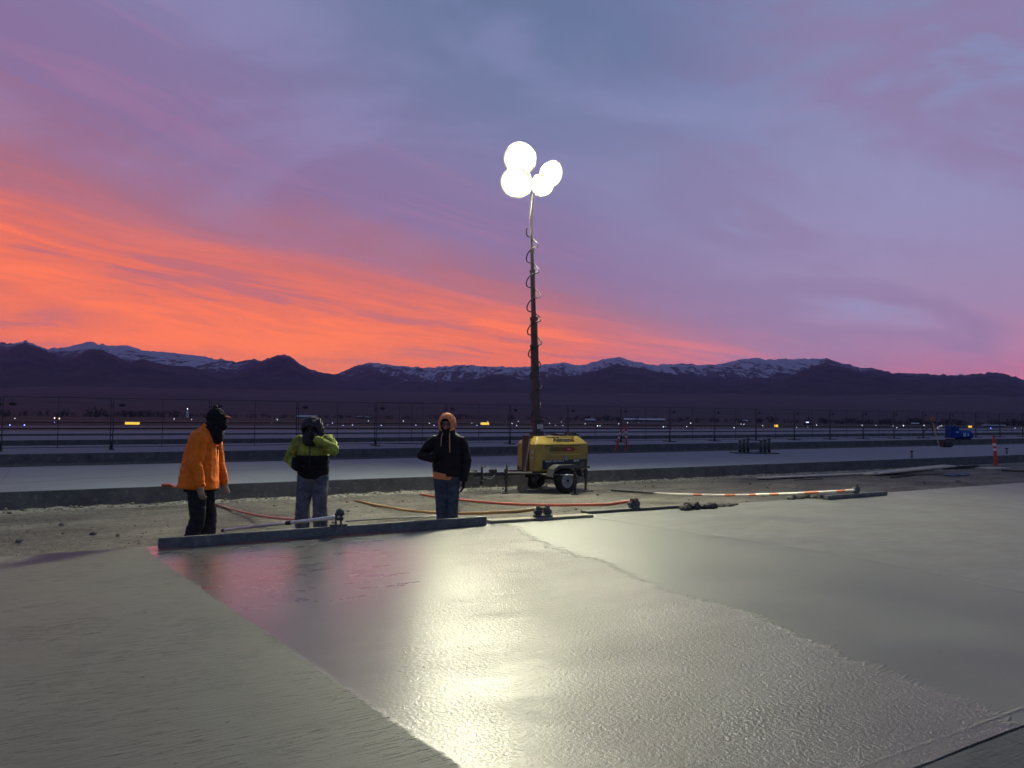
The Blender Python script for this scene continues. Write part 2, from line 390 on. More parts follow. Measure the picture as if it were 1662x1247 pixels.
def mountain_mat():
    if 'mtn' in MATS: return MATS['mtn']
    m = bpy.data.materials.new('forest rock and snow'); m.use_nodes = True; N = NT(m.node_tree); p = N.n['Principled BSDF']
    geo = N.node('ShaderNodeNewGeometry'); pos = geo.outputs['Position']; x, y, z = N.sep(pos)
    a = N.node('ShaderNodeAttribute'); a.attribute_name = 'snow_line'; sn = a.outputs['Fac']
    big_ = N.noise(pos, .0011, 6, .6); med = N.noise(pos, .005, 7, .68)
    gully = N.noise(N.comb(N.mul(x, .016), N.mul(y, .002), N.mul(z, .0045)), 1.0, 6, .75, .5)
    forest = N.mix(N.lin(med, .35, .65), (.010, .012, .018), (.060, .054, .056))
    low_ = N.mix(N.lin(big_, .35, .6), (.028, .026, .027), (.055, .047, .043))
    cc = N.mix(N.step(N.add(z, N.mul(med, 260)), 210, 430), low_, forest)
    rock = N.mix(N.lin(med, .35, .65), (.05, .043, .042), (.12, .10, .095))
    cc = N.mix(N.mul(N.step(sn, .0, .4), .6), cc, rock)
    sm_ = N.add(sn, N.add(N.mul(N.sub(gully, .5), 3.4), N.mul(N.sub(med, .5), 1.6)))
    snm = N.mul(N.step(sm_, .32, .60), N.step(sn, .01, .10))
    cc = N.mix(N.mul(snm, .9), cc, (.46, .47, .57))
    N.put(p.inputs['Base Color'], cc); p.inputs['Roughness'].default_value = .95; p.inputs['Specular IOR Level'].default_value = .1
    N.put(p.inputs['Normal'], N.bump(N.add(med, N.mul(gully, .5)), 1.0, 60)); MATS['mtn'] = m; return m
range_mesh('mountain_range', SKYLINE, 9300, 10200, 5800, 12500, 60, 30, True)
range_mesh('foothills', FRONT, 6600, 7400, 4300, 8600, 60, 24, False)

# ------------------------------------------------------------------ concrete materials
def lane_mat(name='cured concrete', base=(.165, .19, .215), seed=0.0):
    m = bpy.data.materials.new(name); m.use_nodes = True; N = NT(m.node_tree); p = N.n['Principled BSDF']
    pos = N.node('ShaderNodeTexCoord').outputs['Object']; x, y, z = N.sep(pos)
    big_ = N.noise(N.comb(N.mul(x, .35), N.mul(y, .5), seed), 1.0, 6, .62, .6); fine_ = N.noise(N.comb(N.mul(x, 3), N.mul(y, 40), z), 1.0, 4, .6)
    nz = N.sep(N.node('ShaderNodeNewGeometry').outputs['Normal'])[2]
    top = N.mix(N.lin(big_, .3, .7), tuple(v * .86 for v in base), tuple(v * 1.14 for v in base))
    top = N.mix(N.mul(N.step(N.noise(N.comb(N.mul(x, .8), N.mul(y, 2.2), seed + 4), 1.0, 5, .6, 1.2), .58, .68), .5), top, tuple(v * .62 for v in base))
    jx = N.m('ABSOLUTE', N.sub(N.m('FRACT', N.div(N.add(x, .8), 4.57)), .5)); top = N.mix(N.mul(N.step(jx, .4985, .4992), .7), top, tuple(v * .4 for v in base))
    jy = N.m('ABSOLUTE', N.sub(N.m('FRACT', N.div(N.sub(y, 16.15 if seed == 0 else .3), 3.4)), .5)); top = N.mix(N.mul(N.step(jy, .496, .498), .45), top, tuple(v * .45 for v in base))
    tyre = N.m('ABSOLUTE', N.sub(N.add(N.mul(x, .22), N.mul(N.m('SINE', N.mul(x, .13)), 1.4)), N.sub(y, 18.2))); top = N.mix(N.mul(N.step(tyre, .16, .08), .28), top, tuple(v * .5 for v in base))
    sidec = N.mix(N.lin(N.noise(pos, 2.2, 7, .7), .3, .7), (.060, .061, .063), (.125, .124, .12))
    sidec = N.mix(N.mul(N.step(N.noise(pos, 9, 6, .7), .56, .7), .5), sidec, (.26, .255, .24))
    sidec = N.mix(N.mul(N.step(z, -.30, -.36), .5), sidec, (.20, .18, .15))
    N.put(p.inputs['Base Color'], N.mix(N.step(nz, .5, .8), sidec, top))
    N.put(p.inputs['Roughness'], N.lin(big_, .3, .7, .7, .9)); p.inputs['Specular IOR Level'].default_value = .25
    N.put(p.inputs['Normal'], N.bump(N.add(fine_, N.noise(pos, 25, 5, .65)), 1.0, .006 if seed == 9.0 else .004)); return m
lane_m = lane_mat()
def lane(name, t0, t1, s0, s1, z0, z1, m, seg=3.5, jit=.01):
    mb = MB(); n = max(1, int((s1 - s0) / seg)); b = .008; vs = []; 
    for i in range(n + 1):
        s_ = s0 + (s1 - s0) * i / n; j = noise.noise(Vector((s_ * .7, t0, 0))) * jit; 
        for (t, z) in ((t0 + j, z0), (t0 + j, z1 - b), (t0 + j + b, z1), (t1 - b, z1), (t1, z1 - b), (t1, z0)): vs.append((s_, t, z))
    fs = []
    for i in range(n):
        for k in range(5): a = i * 6 + k; fs.append((a, a + 6, a + 7, a + 1))
    fs.append(tuple(range(6))); fs.append(tuple(n * 6 + k for k in range(6))[::-1])
    mb._add(vs, fs); return tag(mb.build(name, m, None, (0, 0, 0), LANE), kind='structure')
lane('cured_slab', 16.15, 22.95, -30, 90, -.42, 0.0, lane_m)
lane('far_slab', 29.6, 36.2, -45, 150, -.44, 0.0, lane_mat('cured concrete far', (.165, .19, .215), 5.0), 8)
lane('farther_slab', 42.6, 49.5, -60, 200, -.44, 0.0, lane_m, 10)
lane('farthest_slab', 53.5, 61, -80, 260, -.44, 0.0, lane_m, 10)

# --- the fresh slab: rough screed finish | wet floated sheen | matt floated | matt floated
B1 = [at_s(*p) for p in [(245, 900), (430, 1025), (520, 1090), (620, 1160), (750, 1247)]]
B2 = [at_s(*p) for p in [(835, 858), (880, 880), (940, 905), (985, 915), (1030, 935), (1080, 960), (1113, 970), (1170, 985), (1250, 1015), (1380, 1070), (1570, 1140)]]
B3 = [at_s(*p) for p in [(960, 840), (1100, 860), (1250, 883), (1400, 907), (1530, 933), (1662, 961)]]
def fresh_mat():
    m = bpy.data.materials.new('fresh wet concrete'); m.use_nodes = True; N = NT(m.node_tree); p = N.n['Principled BSDF']
    pos = N.node('ShaderNodeTexCoord').outputs['Object']; x, y, z = N.sep(pos)
    def bound(B, amp, fing):       # piecewise s(t) via a float curve
        tmin, tmax = 1.5, 9.5
        fc = N.node('ShaderNodeFloatCurve'); cv = fc.mapping.curves[0]
        B = sorted(B, key=lambda q_: q_[1])
        pts = [((t - tmin) / (tmax - tmin), s_ / 10) for s_, t in B]
        pts = [(0, pts[0][1] - (pts[1][1] - pts[0][1]) / (pts[1][0] - pts[0][0]) * pts[0][0])] + pts + [(1, pts[-1][1])]
        cv.points[0].location = pts[0]; cv.points[1].location = pts[-1]
        for q_ in pts[1:-1]: cv.points.new(*q_)
        for q_ in cv.points: q_.handle_type = 'VECTOR'
        fc.mapping.update()
        N.put(fc.inputs['Value'], N.div(N.sub(y, tmin), tmax - tmin))
        line = N.mul(fc.outputs[0], 10.0)
        w = N.mul(N.sub(N.noise(N.comb(N.mul(x, 1.2), N.mul(y, 2.6), 2), 1.0, 5, .6), .5), amp)
        w2 = N.mul(N.sub(N.noise(N.comb(N.mul(x, 2.0), N.mul(y, 22), 5), 1.0, 3, .6), .5), fing)
        return N.add(N.sub(x, line), N.add(w, w2))
    d1 = bound(B1, .03, .07); d2 = bound(B2, .60, .30); d3 = bound(B3, .06, .03)
    m1 = N.step(d1, -.012, .012); m2 = N.step(d2, -.012, .012); m3 = N.step(d3, -.02, .02)
    # textures
    drag = N.noise(N.comb(N.mul(x, 3.6), N.mul(y, 60), 0), 1.0, 5, .68, .3)
    drag2 = N.noise(N.comb(N.mul(x, 14), N.mul(y, 110), 0), 1.0, 3, .6)
    grain = N.noise(pos, 75, 4, .62); peel = N.noise(pos, 46, 3, .60, .3); broad = N.noise(pos, .9, 5, .55); mid = N.noise(N.comb(N.mul(x, 2.2), N.mul(y, 5), 1), 1.0, 5, .6)
    pitn = N.noise(N.comb(N.mul(x, 6), N.mul(y, 75), 9), 1.0, 3, .5); pitg = N.noise(pos, 1.6, 3, .5)
    pit = N.mul(N.step(pitn, .61, .65), N.step(pitg, .42, .55))
    # height
    Z0 = lambda v: N.sub(v, .5)
    hA = N.add(N.add(N.mul(Z0(drag), .0085), N.mul(Z0(drag2), .0018)), N.add(N.mul(Z0(grain), .002), N.mul(pit, -.006)))
    wetx = N.step(N.add(N.sub(x, N.mul(y, .37)), N.mul(N.sub(broad, .5), .7)), .0, 1.6)             # left of the sheen is smoother
    hB = N.add(N.mul(N.mul(N.mul(Z0(peel), .0150), N.lin(N.noise(N.comb(N.mul(x, .9), N.mul(y, 2.6), 3), 1.0, 5, .62, .8), .34, .66, .65, 1.25)), N.fmix(wetx, .06, 1.0)), N.add(N.mul(N.mul(Z0(grain), .0042), N.fmix(wetx, .15, 1.3)), N.mul(Z0(mid), .0006)))
    hC = N.add(N.mul(Z0(grain), .0030), N.add(N.mul(Z0(mid), .004), N.mul(Z0(drag2), .0007)))
    h = N.fmix(m1, hA, hB); h = N.fmix(m2, h, hC)
    def ridge(d, w, a): return N.mul(N.m('POWER', 2.718, N.mul(-1.0, N.m('POWER', N.div(N.m('ABSOLUTE', d), w), 2.0))), a)
    crumble = N.lin(N.noise(pos, 26, 4, .7), .35, .65, .1, 1.6)
    h = N.add(h, N.mul(ridge(N.sub(d2, .03), .028, .006), crumble)); h = N.add(h, N.mul(ridge(d3, .03, .007), crumble)); h = N.add(h, N.mul(ridge(N.sub(N.m('FRACT', N.div(N.sub(x, 7.0), 3.1)), .5), .006, .004), N.step(x, 7.8, 8.2)))
    h = N.add(h, N.mul(ridge(d1, .02, .0008), crumble)); h = N.add(h, N.mul(m2, .0018))
    edge = N.mul(ridge(N.sub(y, N.add(2.04, N.mul(N.sub(mid, .5), .03))), .010, .006), N.mul(N.step(x, 2.4, 2.7), crumble))
    h = N.add(h, edge)
    sparse = N.mul(N.step(N.noise(pos, 9, 3, .6), .70, .76), N.mul(m1, .004)); h = N.add(h, sparse)
    N.put(p.inputs['Normal'], N.bump(h, 1.0, 1.0))
    cA = N.mix(N.lin(drag, .3, .7), (.125, .13, .105), (.195, .20, .16)); cA = N.mix(N.mul(N.step(N.noise(pos, 2.6, 6, .68), .50, .66), .35), cA, (.095, .098, .085)); cA = N.mix(N.mul(pit, .6), cA, (.05, .05, .045))
    cB = N.mix(N.lin(mid, .3, .7), (.105, .10, .087), (.14, .134, .116))
    cC = N.mix(N.lin(broad, .3, .7), (.12, .122, .105), (.175, .174, .15))
    cc = N.mix(m1, cA, cB); cc = N.mix(m2, cc, cC); cc = N.mix(m3, cc, N.mix(N.lin(mid, .3, .7), (.135, .135, .116), (.185, .183, .157)))
    speck = N.step(N.noise(pos, 14, 2, .5), .745, .77); cc = N.mix(N.mul(speck, .8), cc, (.02, .02, .018))
    N.put(p.inputs['Base Color'], cc)
    rB = N.fmix(wetx, N.fmix(N.step(y, 6.5, 4.0), N.lin(mid, .3, .7, .24, .34), .34), .34)
    rr = N.fmix(m1, N.lin(drag, .3, .7, .48, .62), rB); rr = N.fmix(m2, rr, N.lin(broad, .3, .7, .44, .56))
    N.put(p.inputs['Roughness'], rr); p.inputs['IOR'].default_value = 1.45
    cw = N.mul(N.mul(m1, N.sub(1.0, m2)), N.sub(1.0, wetx)); cw = N.mul(cw, N.step(y, 4.2, 6.8)); N.put(p.inputs['Coat Weight'], cw); p.inputs['Coat Roughness'].default_value = .27
    sp = N.fmix(m1, .35, N.fmix(wetx, .75, .50)); sp = N.fmix(m2, sp, .42); N.put(p.inputs['Specular IOR Level'], sp)
    return m
fm = fresh_mat()
mb = MB()
S = np.concatenate([np.linspace(-12, 15, 109), np.linspace(15.5, 70, 60)]); T = np.concatenate([[1.93, 1.95], np.linspace(2.1, 9.09, 30)]); ns, nt = len(S), len(T)
def fz(s_, t): return .004 * noise.noise(Vector((s_ * .6, t * .9, 0)))
vs = [(s_, t + (.012 * noise.noise(Vector((s_ * 2.3, t, 4))) if t > 9 or t < 1.95 else 0), fz(s_, t)) for s_ in S for t in T]
fs = [(i * nt + j, (i + 1) * nt + j, (i + 1) * nt + j + 1, i * nt + j + 1) for i in range(ns - 1) for j in range(nt - 1)]
o_ = len(vs)
mb._add(vs, fs, True); sv = []; sf = []
for i in range(ns):
    a_, b_ = vs[i * nt + nt - 1], vs[i * nt]; sv += [a_, (a_[0], a_[1], -.42), b_, (b_[0], b_[1], -.42)]
for i in range(ns - 1): sf += [(i * 4, i * 4 + 4, i * 4 + 5, i * 4 + 1), (i * 4 + 2, i * 4 + 3, i * 4 + 7, i * 4 + 6)]
mb._add(sv, sf, False); tag(mb.build('fresh_slab', fm, None, (0, 0, 0), LANE, fix=False), kind='structure')
# rough older pavement on the camera's side
lane('old_pavement', -14, 1.926, -30, 60, -.42, -.005, lane_mat('old rough concrete', (.09, .093, .095), 9.0), 3, 0)

# --- dirt strips between the lanes
def dirt_mat():
    m = bpy.data.materials.new('sandy dirt'); m.use_nodes = True; N = NT(m.node_tree); p = N.n['Principled BSDF']
    pos = N.node('ShaderNodeTexCoord').outputs['Object']; x, y, z = N.sep(pos)
    a = N.noise(N.comb(N.mul(x, .5), N.mul(y, 1.1), 0), 1.0, 7, .66, .5); b = N.noise(pos, 11, 6, .7); g = N.noise(pos, 55, 3, .6)
    cc = N.mix(N.lin(a, .34, .66), (.065, .060, .053), (.185, .172, .146)); cc = N.mix(N.mul(N.step(b, .48, .7), .5), cc, (.27, .245, .19))
    cc = N.mix(N.mul(N.step(b, .46, .33), .55), cc, (.05, .043, .033))
    cc = N.mix(N.mul(N.step(y, 15.75, 16.0), N.step(b, .4, .55)), cc, (.30, .29, .26)); cc = N.mix(N.mul(N.step(y, 9.5, 9.2), .7), cc, (.34, .31, .25))
    track = N.mul(N.step(N.m('ABSOLUTE', N.sub(y, N.add(13.1, N.mul(N.sub(a, .5), 1.2)))), .25, .1), .35); cc = N.mix(track, cc, (.12, .11, .09))
    N.put(p.inputs['Base Color'], cc); p.inputs['Roughness'].default_value = .93; p.inputs['Specular IOR Level'].default_value = .2
    N.put(p.inputs['Normal'], N.bump(N.add(N.mul(b, .03), N.mul(g, .008)), 1.0, 1.0)); return m
dm = dirt_mat()
mb = MB(); S = np.concatenate([np.arange(-16, 30, .11), np.arange(30, 80, .5)]); T = np.concatenate([np.arange(9.05, 16.22, .11), [16.2]])
def dz(s_, t):
    z = -.355 + .030 * fbm(s_ * .8, t * 1.3, 0, 4) + .012 * fbm(s_ * 4, t * 5, 2, 3)
    z += .05 * exp(-((16.1 - t) / .16) ** 2) * (1 + .8 * noise.noise(Vector((s_ * 3, 1, 0))))
    z += .15 * exp(-((t - 9.05) / .22) ** 2) * (1 + .5 * noise.noise(Vector((s_ * 2.2, 8, 0))))
    return z
nt = len(T); vs = [(s_, t, dz(s_, t)) for s_ in S for t in T]
fs = [(i * nt + j, (i + 1) * nt + j, (i + 1) * nt + j + 1, i * nt + j + 1) for i in range(len(S) - 1) for j in range(nt - 1)]
mb._add(vs, fs, True); tag(mb.build('dirt_strip', dm, None, (0, 0, 0), LANE, fix=False), kind='structure')
mb = MB(); rnd = random.Random(11)
for i in range(3600):
    u_ = rnd.random()
    t_ = 16.12 - abs(rnd.gauss(0, .12)) if u_ < .30 else (9.14 + abs(rnd.gauss(0, .18)) if u_ < .38 else rnd.uniform(9.2, 16.0))
    s_ = rnd.uniform(-6, 30); 
    if noise.noise(Vector((s_ * .5, t_ * .9, 3))) < -.05 and u_ > .38: continue
    r_ = rnd.uniform(.006, .016) if rnd.random() < .88 else rnd.uniform(.016, .038)
    mb.ball((s_, t_, dz(s_, t_) + r_ * .3), (r_ * rnd.uniform(.8, 1.5), r_ * rnd.uniform(.8, 1.3), r_ * rnd.uniform(.5, .9)), 5, 4, Matrix.Rotation(rnd.uniform(0, 3), 3, 'Z'))
mb.smooth = [False] * len(mb.f)
tag(mb.build('dirt_clods', mat('pale dirt clods', (.20, .18, .14), .95, 0, .2, 0, 1, .35, 1.5), None, (0, 0, 0), LANE, fix=False), kind='stuff')
DZ = lambda p: dz(Vector(p).dot(U), Vector(p).dot(V))

# --- distant paving: taxiway and runway
def sheet(name, t0, t1, s0, s1, m, dz_=.02):
    mb = MB(); n = 40; vs = []
    for i in range(n + 1):
        s_ = s0 + (s1 - s0) * i / n
        for k in range(9):
            t = t0 + (t1 - t0) * k / 8; p = st_(s_, t); vs.append((p.x, p.y, gz_r(p.length) + dz_ + .0006 * p.length))
    mb._add(vs, [(i * 9 + k, (i + 1) * 9 + k, (i + 1) * 9 + k + 1, i * 9 + k + 1) for i in range(n) for k in range(8)]); return tag(mb.build(name, m), kind='structure')
asph = mat('taxiway asphalt', (.045, .043, .047), .8, 0, .3, .01, 4, .2, .1)
sheet('gravel_bed', 62.5, 74, -90, 260, mat('grey gravel', (.08, .08, .085), .9, 0, .3, .02, 3, .2, .2), .05)
sheet('taxiway', 88, 104, -160, 420, mat('taxiway concrete', (.10, .10, .11), .8, 0, .3, .01, 4, .15, .1), .05)
sheet('runway', 170, 215, -300, 700, asph, .06)

# ------------------------------------------------------------------ people
def evalmesh(o):
    dg = bpy.context.evaluated_depsgraph_get(); dg.update()
    return bpy.data.meshes.new_from_object(o.evaluated_get(dg))
def sculpt(name, mb, mats, parent, voxel=.012, smooth=4, wr=0.0, wscale=(9, 9, 5), idx=None, extra=None):
    me = mb.mesh(name + '_src', mats); o = bpy.data.objects.new('tmp', me); COL.objects.link(o)
    r = o.modifiers.new('r', 'REMESH'); r.mode = 'VOXEL'; r.voxel_size = voxel; r.use_smooth_shade = True
    if smooth: s_ = o.modifiers.new('s', 'SMOOTH'); s_.iterations = smooth; s_.factor = .5
    res = evalmesh(o); bpy.data.objects.remove(o); bpy.data.meshes.remove(me)
    res.name = name; res.materials.clear()
    for m in (mats if isinstance(mats, (list, tuple)) else [mats]): res.materials.append(m)
    if wr > 0:
        for v in res.vertices:
            c_ = v.co; a = noise.noise(Vector((c_.x * wscale[0], c_.y * wscale[1], c_.z * wscale[2]))) ; b = noise.noise(Vector((c_.x * 24, c_.y * 24, c_.z * 30)))
            a = 1 - 2 * abs(a)
            v.co = c_ + v.normal * (wr * (a * .8 + b * .45))
    if idx:
        for p in res.polygons: p.material_index = idx(p.center)
    for p in res.polygons: p.use_smooth = True
    res.update(); return link(name, res, parent)
def hand(mb, wrist, dirv, palm_n, side, k=1.0, curl=.5):
    """palm, four fingers of unequal length and a thumb on the palm's side"""
    d = Vector(dirv).normalized(); n = Vector(palm_n); n = (n - d * n.dot(d)).normalized(); w = d.cross(n) * side
    W_ = Vector(wrist); L = .095 * k
    mb.path([W_, W_ + d * L * .5, W_ + d * L], [.021 * k, .024 * k, .022 * k], 10, wide=w, ratio=[1.2, 1.65, 1.75])
    for i, (off, ln) in enumerate([(.030, .072), (.010, .080), (-.011, .074), (-.031, .058)]):
        p = W_ + d * L + w * off * k; a = 0; pts = [p]; dd = d.copy()
        for sgm in (.45, .32, .23):
            a = curl * (1.0 + .12 * i); dd = (dd * cos(a) + n * sin(a)).normalized() if sgm != .45 else (dd * cos(a * .6) + n * sin(a * .6)).normalized()
            nn = n - dd * n.dot(dd)
            p = p + dd * ln * sgm * k; pts.append(p)
        mb.path(pts, [.0105 * k, .0098 * k, .009 * k, .0078 * k], 8)
    th = W_ + d * L * .25 + w * .026 * k
    t1 = th + (w * .75 + d * .7 + n * .25).normalized() * .038 * k; t2 = t1 + (d * .9 + n * .5 + w * .15).normalized() * .034 * k
    mb.path([th, t1, t2], [.014 * k, .0115 * k, .0092 * k], 8)
def head(mb, c, fw, up, H=.23):
    """skull, jaw, brow, nose, lips, ears; c = centre of the head"""
    fw = Vector(fw).normalized(); up = Vector(up); up = (up - fw * up.dot(fw)).normalized(); rt = fw.cross(up); R = Matrix((rt, fw, up)).transposed()
    q_ = lambda x, y, z: Vector(c) + R @ Vector((x, y, z))
    mb.ball(q_(0, -.012, .03), (.074, .095, .088), 18, 12, R); mb.ball(q_(0, .018, -.035), (.058, .070, .082), 16, 10, R); mb.ball(q_(0, .052, -.085), (.026, .026, .024), 10, 8, R)
    mb.path([q_(-.045, .070, .022), q_(0, .082, .026), q_(.045, .070, .022)], .010, 8)
    mb.path([q_(0, .084, .012), q_(0, .100, -.018), q_(0, .104, -.028)], [.008, .011, .014], 8); mb.ball(q_(.012, .092, -.033), .009, 8, 6); mb.ball(q_(-.012, .092, -.033), .009, 8, 6)
    mb.path([q_(-.022, .076, -.058), q_(0, .086, -.056), q_(.022, .076, -.058)], .0065, 8); mb.path([q_(-.018, .075, -.068), q_(0, .084, -.070), q_(.018, .075, -.068)], .0065, 8)
    for sx in (-1, 1):
        mb.ball(q_(sx * .048, .058, -.022), (.02, .016, .018), 8, 6, R); mb.ball(q_(sx * .078, -.005, -.005), (.010, .020, .032), 8, 6, R)
    return R
def eyes(parent, c, R, me_white):
    for sx in (-1, 1): mb = MB(); mb.ball(Vector(c) + R @ Vector((sx * .031, .073, .006)), .0125, 10, 8); mb.build('eye', me_white, parent)
def shell(name, c, R, rad, cut, m, parent, thick=.012, wr=.006, n=36, k=26, drop=None):
    mb = MB(); vs = []; idx = {}
    pts = []
    for i in range(k + 1):
        th = -pi / 2 + pi * i / k
        for j in range(n):
            ph = 2 * pi * j / n; l = Vector((cos(th) * cos(ph), cos(th) * sin(ph), sin(th)))
            p = Vector((l.x * rad[0], l.y * rad[1], l.z * rad[2]))
            if drop: p = drop(l, p)
            p *= 1 + wr / .12 * noise.noise(l * 3.3 + Vector((rad[0] * 50, 0, 0)))
            pts.append((l, Vector(c) + R @ p))
    fs = []
    for i in range(k):
        for j in range(n):
            q4 = [i * n + j, i * n + (j + 1) % n, (i + 1) * n + (j + 1) % n, (i + 1) * n + j]
            cc = sum((pts[a][0] for a in q4), Vector()) / 4
            if not cut(cc): fs.append(q4)
    mb._add([p for l, p in pts], fs, True)
    me = mb.mesh(name, m); bm = bmesh.new(); bm.from_mesh(me)
    bmesh.ops.remove_doubles(bm, verts=bm.verts[:], dist=.0008); bmesh.ops.delete(bm, geom=[v for v in bm.verts if not v.link_faces], context='VERTS')
    bmesh.ops.recalc_face_normals(bm, faces=bm.faces[:])
    bm.to_mesh(me); bm.free(); o = bpy.data.objects.new('tmp', me); COL.objects.link(o)
    s_ = o.modifiers.new('s', 'SOLIDIFY'); s_.thickness = thick; s_.offset = 0
    ss = o.modifiers.new('ss', 'SUBSURF'); ss.levels = 1; ss.render_levels = 1
    res = evalmesh(o); bpy.data.objects.remove(o); res.name = name
    for p in res.polygons: p.use_smooth = True
    return link(name, res, parent)

def fabric(name, c, rough=.85, var=.25, bump=.0015):
    return mat(name, c, rough, 0, .2, bump, 60, var, 9)
orange_f = fabric('orange hi-vis cloth', (.78, .165, .012), .75, .14); lime_f = fabric('lime hi-vis cloth', (.22, .25, .04), .8, .6)
black_f = fabric('black cloth', (.010, .009, .010)); dark_f = fabric('dark work trousers', (.022, .019, .022)); denim = fabric('blue denim', (.095, .10, .125), .9, .45)
denim2 = fabric('dark denim', (.055, .065, .085), .9, .4); hood_or = fabric('faded orange fleece', (.72, .26, .10), .9, .15); grey_f = fabric('grey hood fabric', (.035, .032, .038))
boot_m = mat('boot leather', (.03, .024, .02), .6, 0, .4, .001, 60, .3, dirt=(.12, .11, .09)); eye_m = mat('eye', (.06, .05, .045), .3)
silver = mat('reflective tape', (.42, .43, .42), .35, .3)
strap_m = fabric('faded cord', (.50, .26, .14))

def person(label, loc, rz, P, H=1.8, skinmat=skin):
    root = thing('person', label, 'person', loc, rz); k = H / 1.8
    g = lambda n: Vector(P[n]) * k
    b = MB(); fw = Vector(P.get('look', (0, 1, 0))).normalized(); hc = g('head')
    # one continuous body
    hp = (g('hipL') + g('hipR')) / 2
    b.path([hp - Vector((0, 0, .03 * k)), g('waist'), g('chest'), g('neck') - Vector((0, 0, .06 * k))], [.115 * k, .105 * k, .125 * k, .075 * k], 16, wide=g('shR') - g('shL'), ratio=[1.35, 1.3, 1.4, 1.7])
    b.path([g('neck') - Vector((0, 0, .05 * k)), g('neck'), hc], [.062 * k, .056 * k, .056 * k], 12)
    R = head(b, hc, fw, (0, 0, 1))
    for sd in 'LR':
        b.path([g('sh' + sd), g('el' + sd), g('wr' + sd)], [.055 * k, .040 * k, .027 * k], 10)
        b.path([g('hip' + sd), g('kn' + sd), g('an' + sd)], [.085 * k, .056 * k, .040 * k], 12)
        b.path([g('an' + sd) - Vector((0, .04, .03)), g('an' + sd) + Vector((P['toe' + sd][0] * .14, P['toe' + sd][1] * .14, -.05))], [.038, .03], 8)
        hand(b, g('wr' + sd), P['hd' + sd], P['hn' + sd], 1 if sd == 'L' else -1, 1.0 * k, P.get('curl' + sd, .45))
    sculpt('body', b, skinmat, root, .0075, 2); root['_'] = 0; del root['_']
    eyes(root, hc, R, eye_m)
    return root, g, hc, R, k, hp
def trousers(root, g, hp, k, m, r=(.118, .088, .075), baggy=0.0):
    b = MB(); b.path([hp + Vector((0, 0, .10 * k)), hp - Vector((0, 0, .02))], [.125 * k, .13 * k], 16, wide=(g('hipR') - g('hipL')), ratio=1.32)
    for sd in 'LR':
        kn, an = g('kn' + sd), g('an' + sd)
        b.path([g('hip' + sd), (g('hip' + sd) + kn) / 2, kn, (kn + an) / 2, an + Vector((0, 0, .03))], [r[0] * k, (r[0] + r[1]) / 2 * k, r[1] * k, (r[1] * .95 + baggy) * k, (r[2] + baggy) * k], 14)
    return sculpt('trousers', b, m, root, .013, 3, .010, (8, 8, 16))
def boots(root, g, P):
    for sd in 'LR':
        an = g('an' + sd); t = Vector((P['toe' + sd][0], P['toe' + sd][1], 0)).normalized(); fl = Vector((an.x, an.y, P.get('fz' + sd, 0.0)))
        b = MB(); b.path([an + Vector((0, 0, .10)), fl + Vector((0, 0, .07)) - t * .02], [.058, .055], 12)
        b.path([fl - t * .07 + Vector((0, 0, .045)), fl + t * .05 + Vector((0, 0, .05)), fl + t * .17 + Vector((0, 0, .04))], [.043, .05, .042], 12, wide=t.cross(Vector((0, 0, 1))), ratio=1.05)
        b.box(fl + t * .05 + Vector((0, 0, .012)), (.10, .30, .024), Matrix((Vector((t.y, -t.x, 0)), t, Vector((0, 0, 1)))).transposed(), .008)
        sculpt('boot', b, boot_m, root, .010, 2)

FZ = -.35
# ---- person 1: orange jacket, facing right, leaning forward. local +y = facing
P1 = dict(hipL=(-.10, 0, .93), hipR=(.10, 0, .93), waist=(0, .03, 1.12), chest=(0, .06, 1.37), neck=(0, .125, 1.545), head=(0, .19, 1.665), look=(-.15, .95, .0),
          shR=(.20, .06, 1.45), elR=(.27, .02, 1.15), wrR=(.25, .08, .90), shL=(-.20, .10, 1.44), elL=(-.27, .13, 1.15), wrL=(-.22, .22, .90),
          hdR=(-.02, .12, -1), hnR=(-.9, .4, 0), hdL=(0, .25, -1), hnL=(.9, .3, 0), knR=(.12, .02, .50), anR=(.12, -.09, .09), knL=(-.12, .09, .50), anL=(-.11, .06, .09), toeR=(.1, 1), toeL=(-.1, 1), curlR=.5, curlL=.5)
pos1 = at_y(321, 902, 9.4); pos1.z = DZ(pos1) if abs(DZ(pos1) + .35) < .08 else FZ
root, g, hc, R, k, hp = person('man in a bright orange jacket and black balaclava, leaning forward and facing right', pos1, radians(-84), P1, 1.84)
trousers(root, g, hp, k, dark_f, (.115, .085, .078), .008); boots(root, g, P1)
b = MB()
b.path([g('waist') + Vector((0, -.045, -.27)), g('waist') + Vector((0, -.035, -.08)), g('chest') + Vector((0, -.045, -.10)), g('chest') + Vector((0, -.02, .08)), g('neck') + Vector((0, -.02, .0))], [.235, .215, .192, .158, .095], 20, wide=(1, 0, 0), ratio=[1.12, 1.15, 1.2, 1.32, 1.2], round_=False)
for sd in 'LR':
    e = g('el' + sd); w_ = g('wr' + sd); bs = MB()
    bs.path([g('sh' + sd) - Vector((0, 0, .01)), (g('sh' + sd) + e) / 2, e, w_ + (e - w_).normalized() * .02], [.092, .088, .080, .062], 14); sculpt('sleeve', bs, orange_f, root, .011, 2, .011, (8, 8, 14))
sculpt('jacket', b, orange_f, root, .012, 3, .011, (7, 7, 11))
b = MB(); b.path([g('waist') + Vector((0, -.02, -.315)), g('waist') + Vector((0, -.02, -.25))], [.186, .19], 20, wide=(1, 0, 0), ratio=1.12, round_=False)
sculpt('undershirt', b, black_f, root, .012, 2, .006)
b = MB(); b.path([g('neck') + Vector((0, -.045, -.05)), g('neck') + Vector((0, -.01, .05))], [.10, .088], 18, wide=(1, 0, 0), ratio=1.1, round_=False)
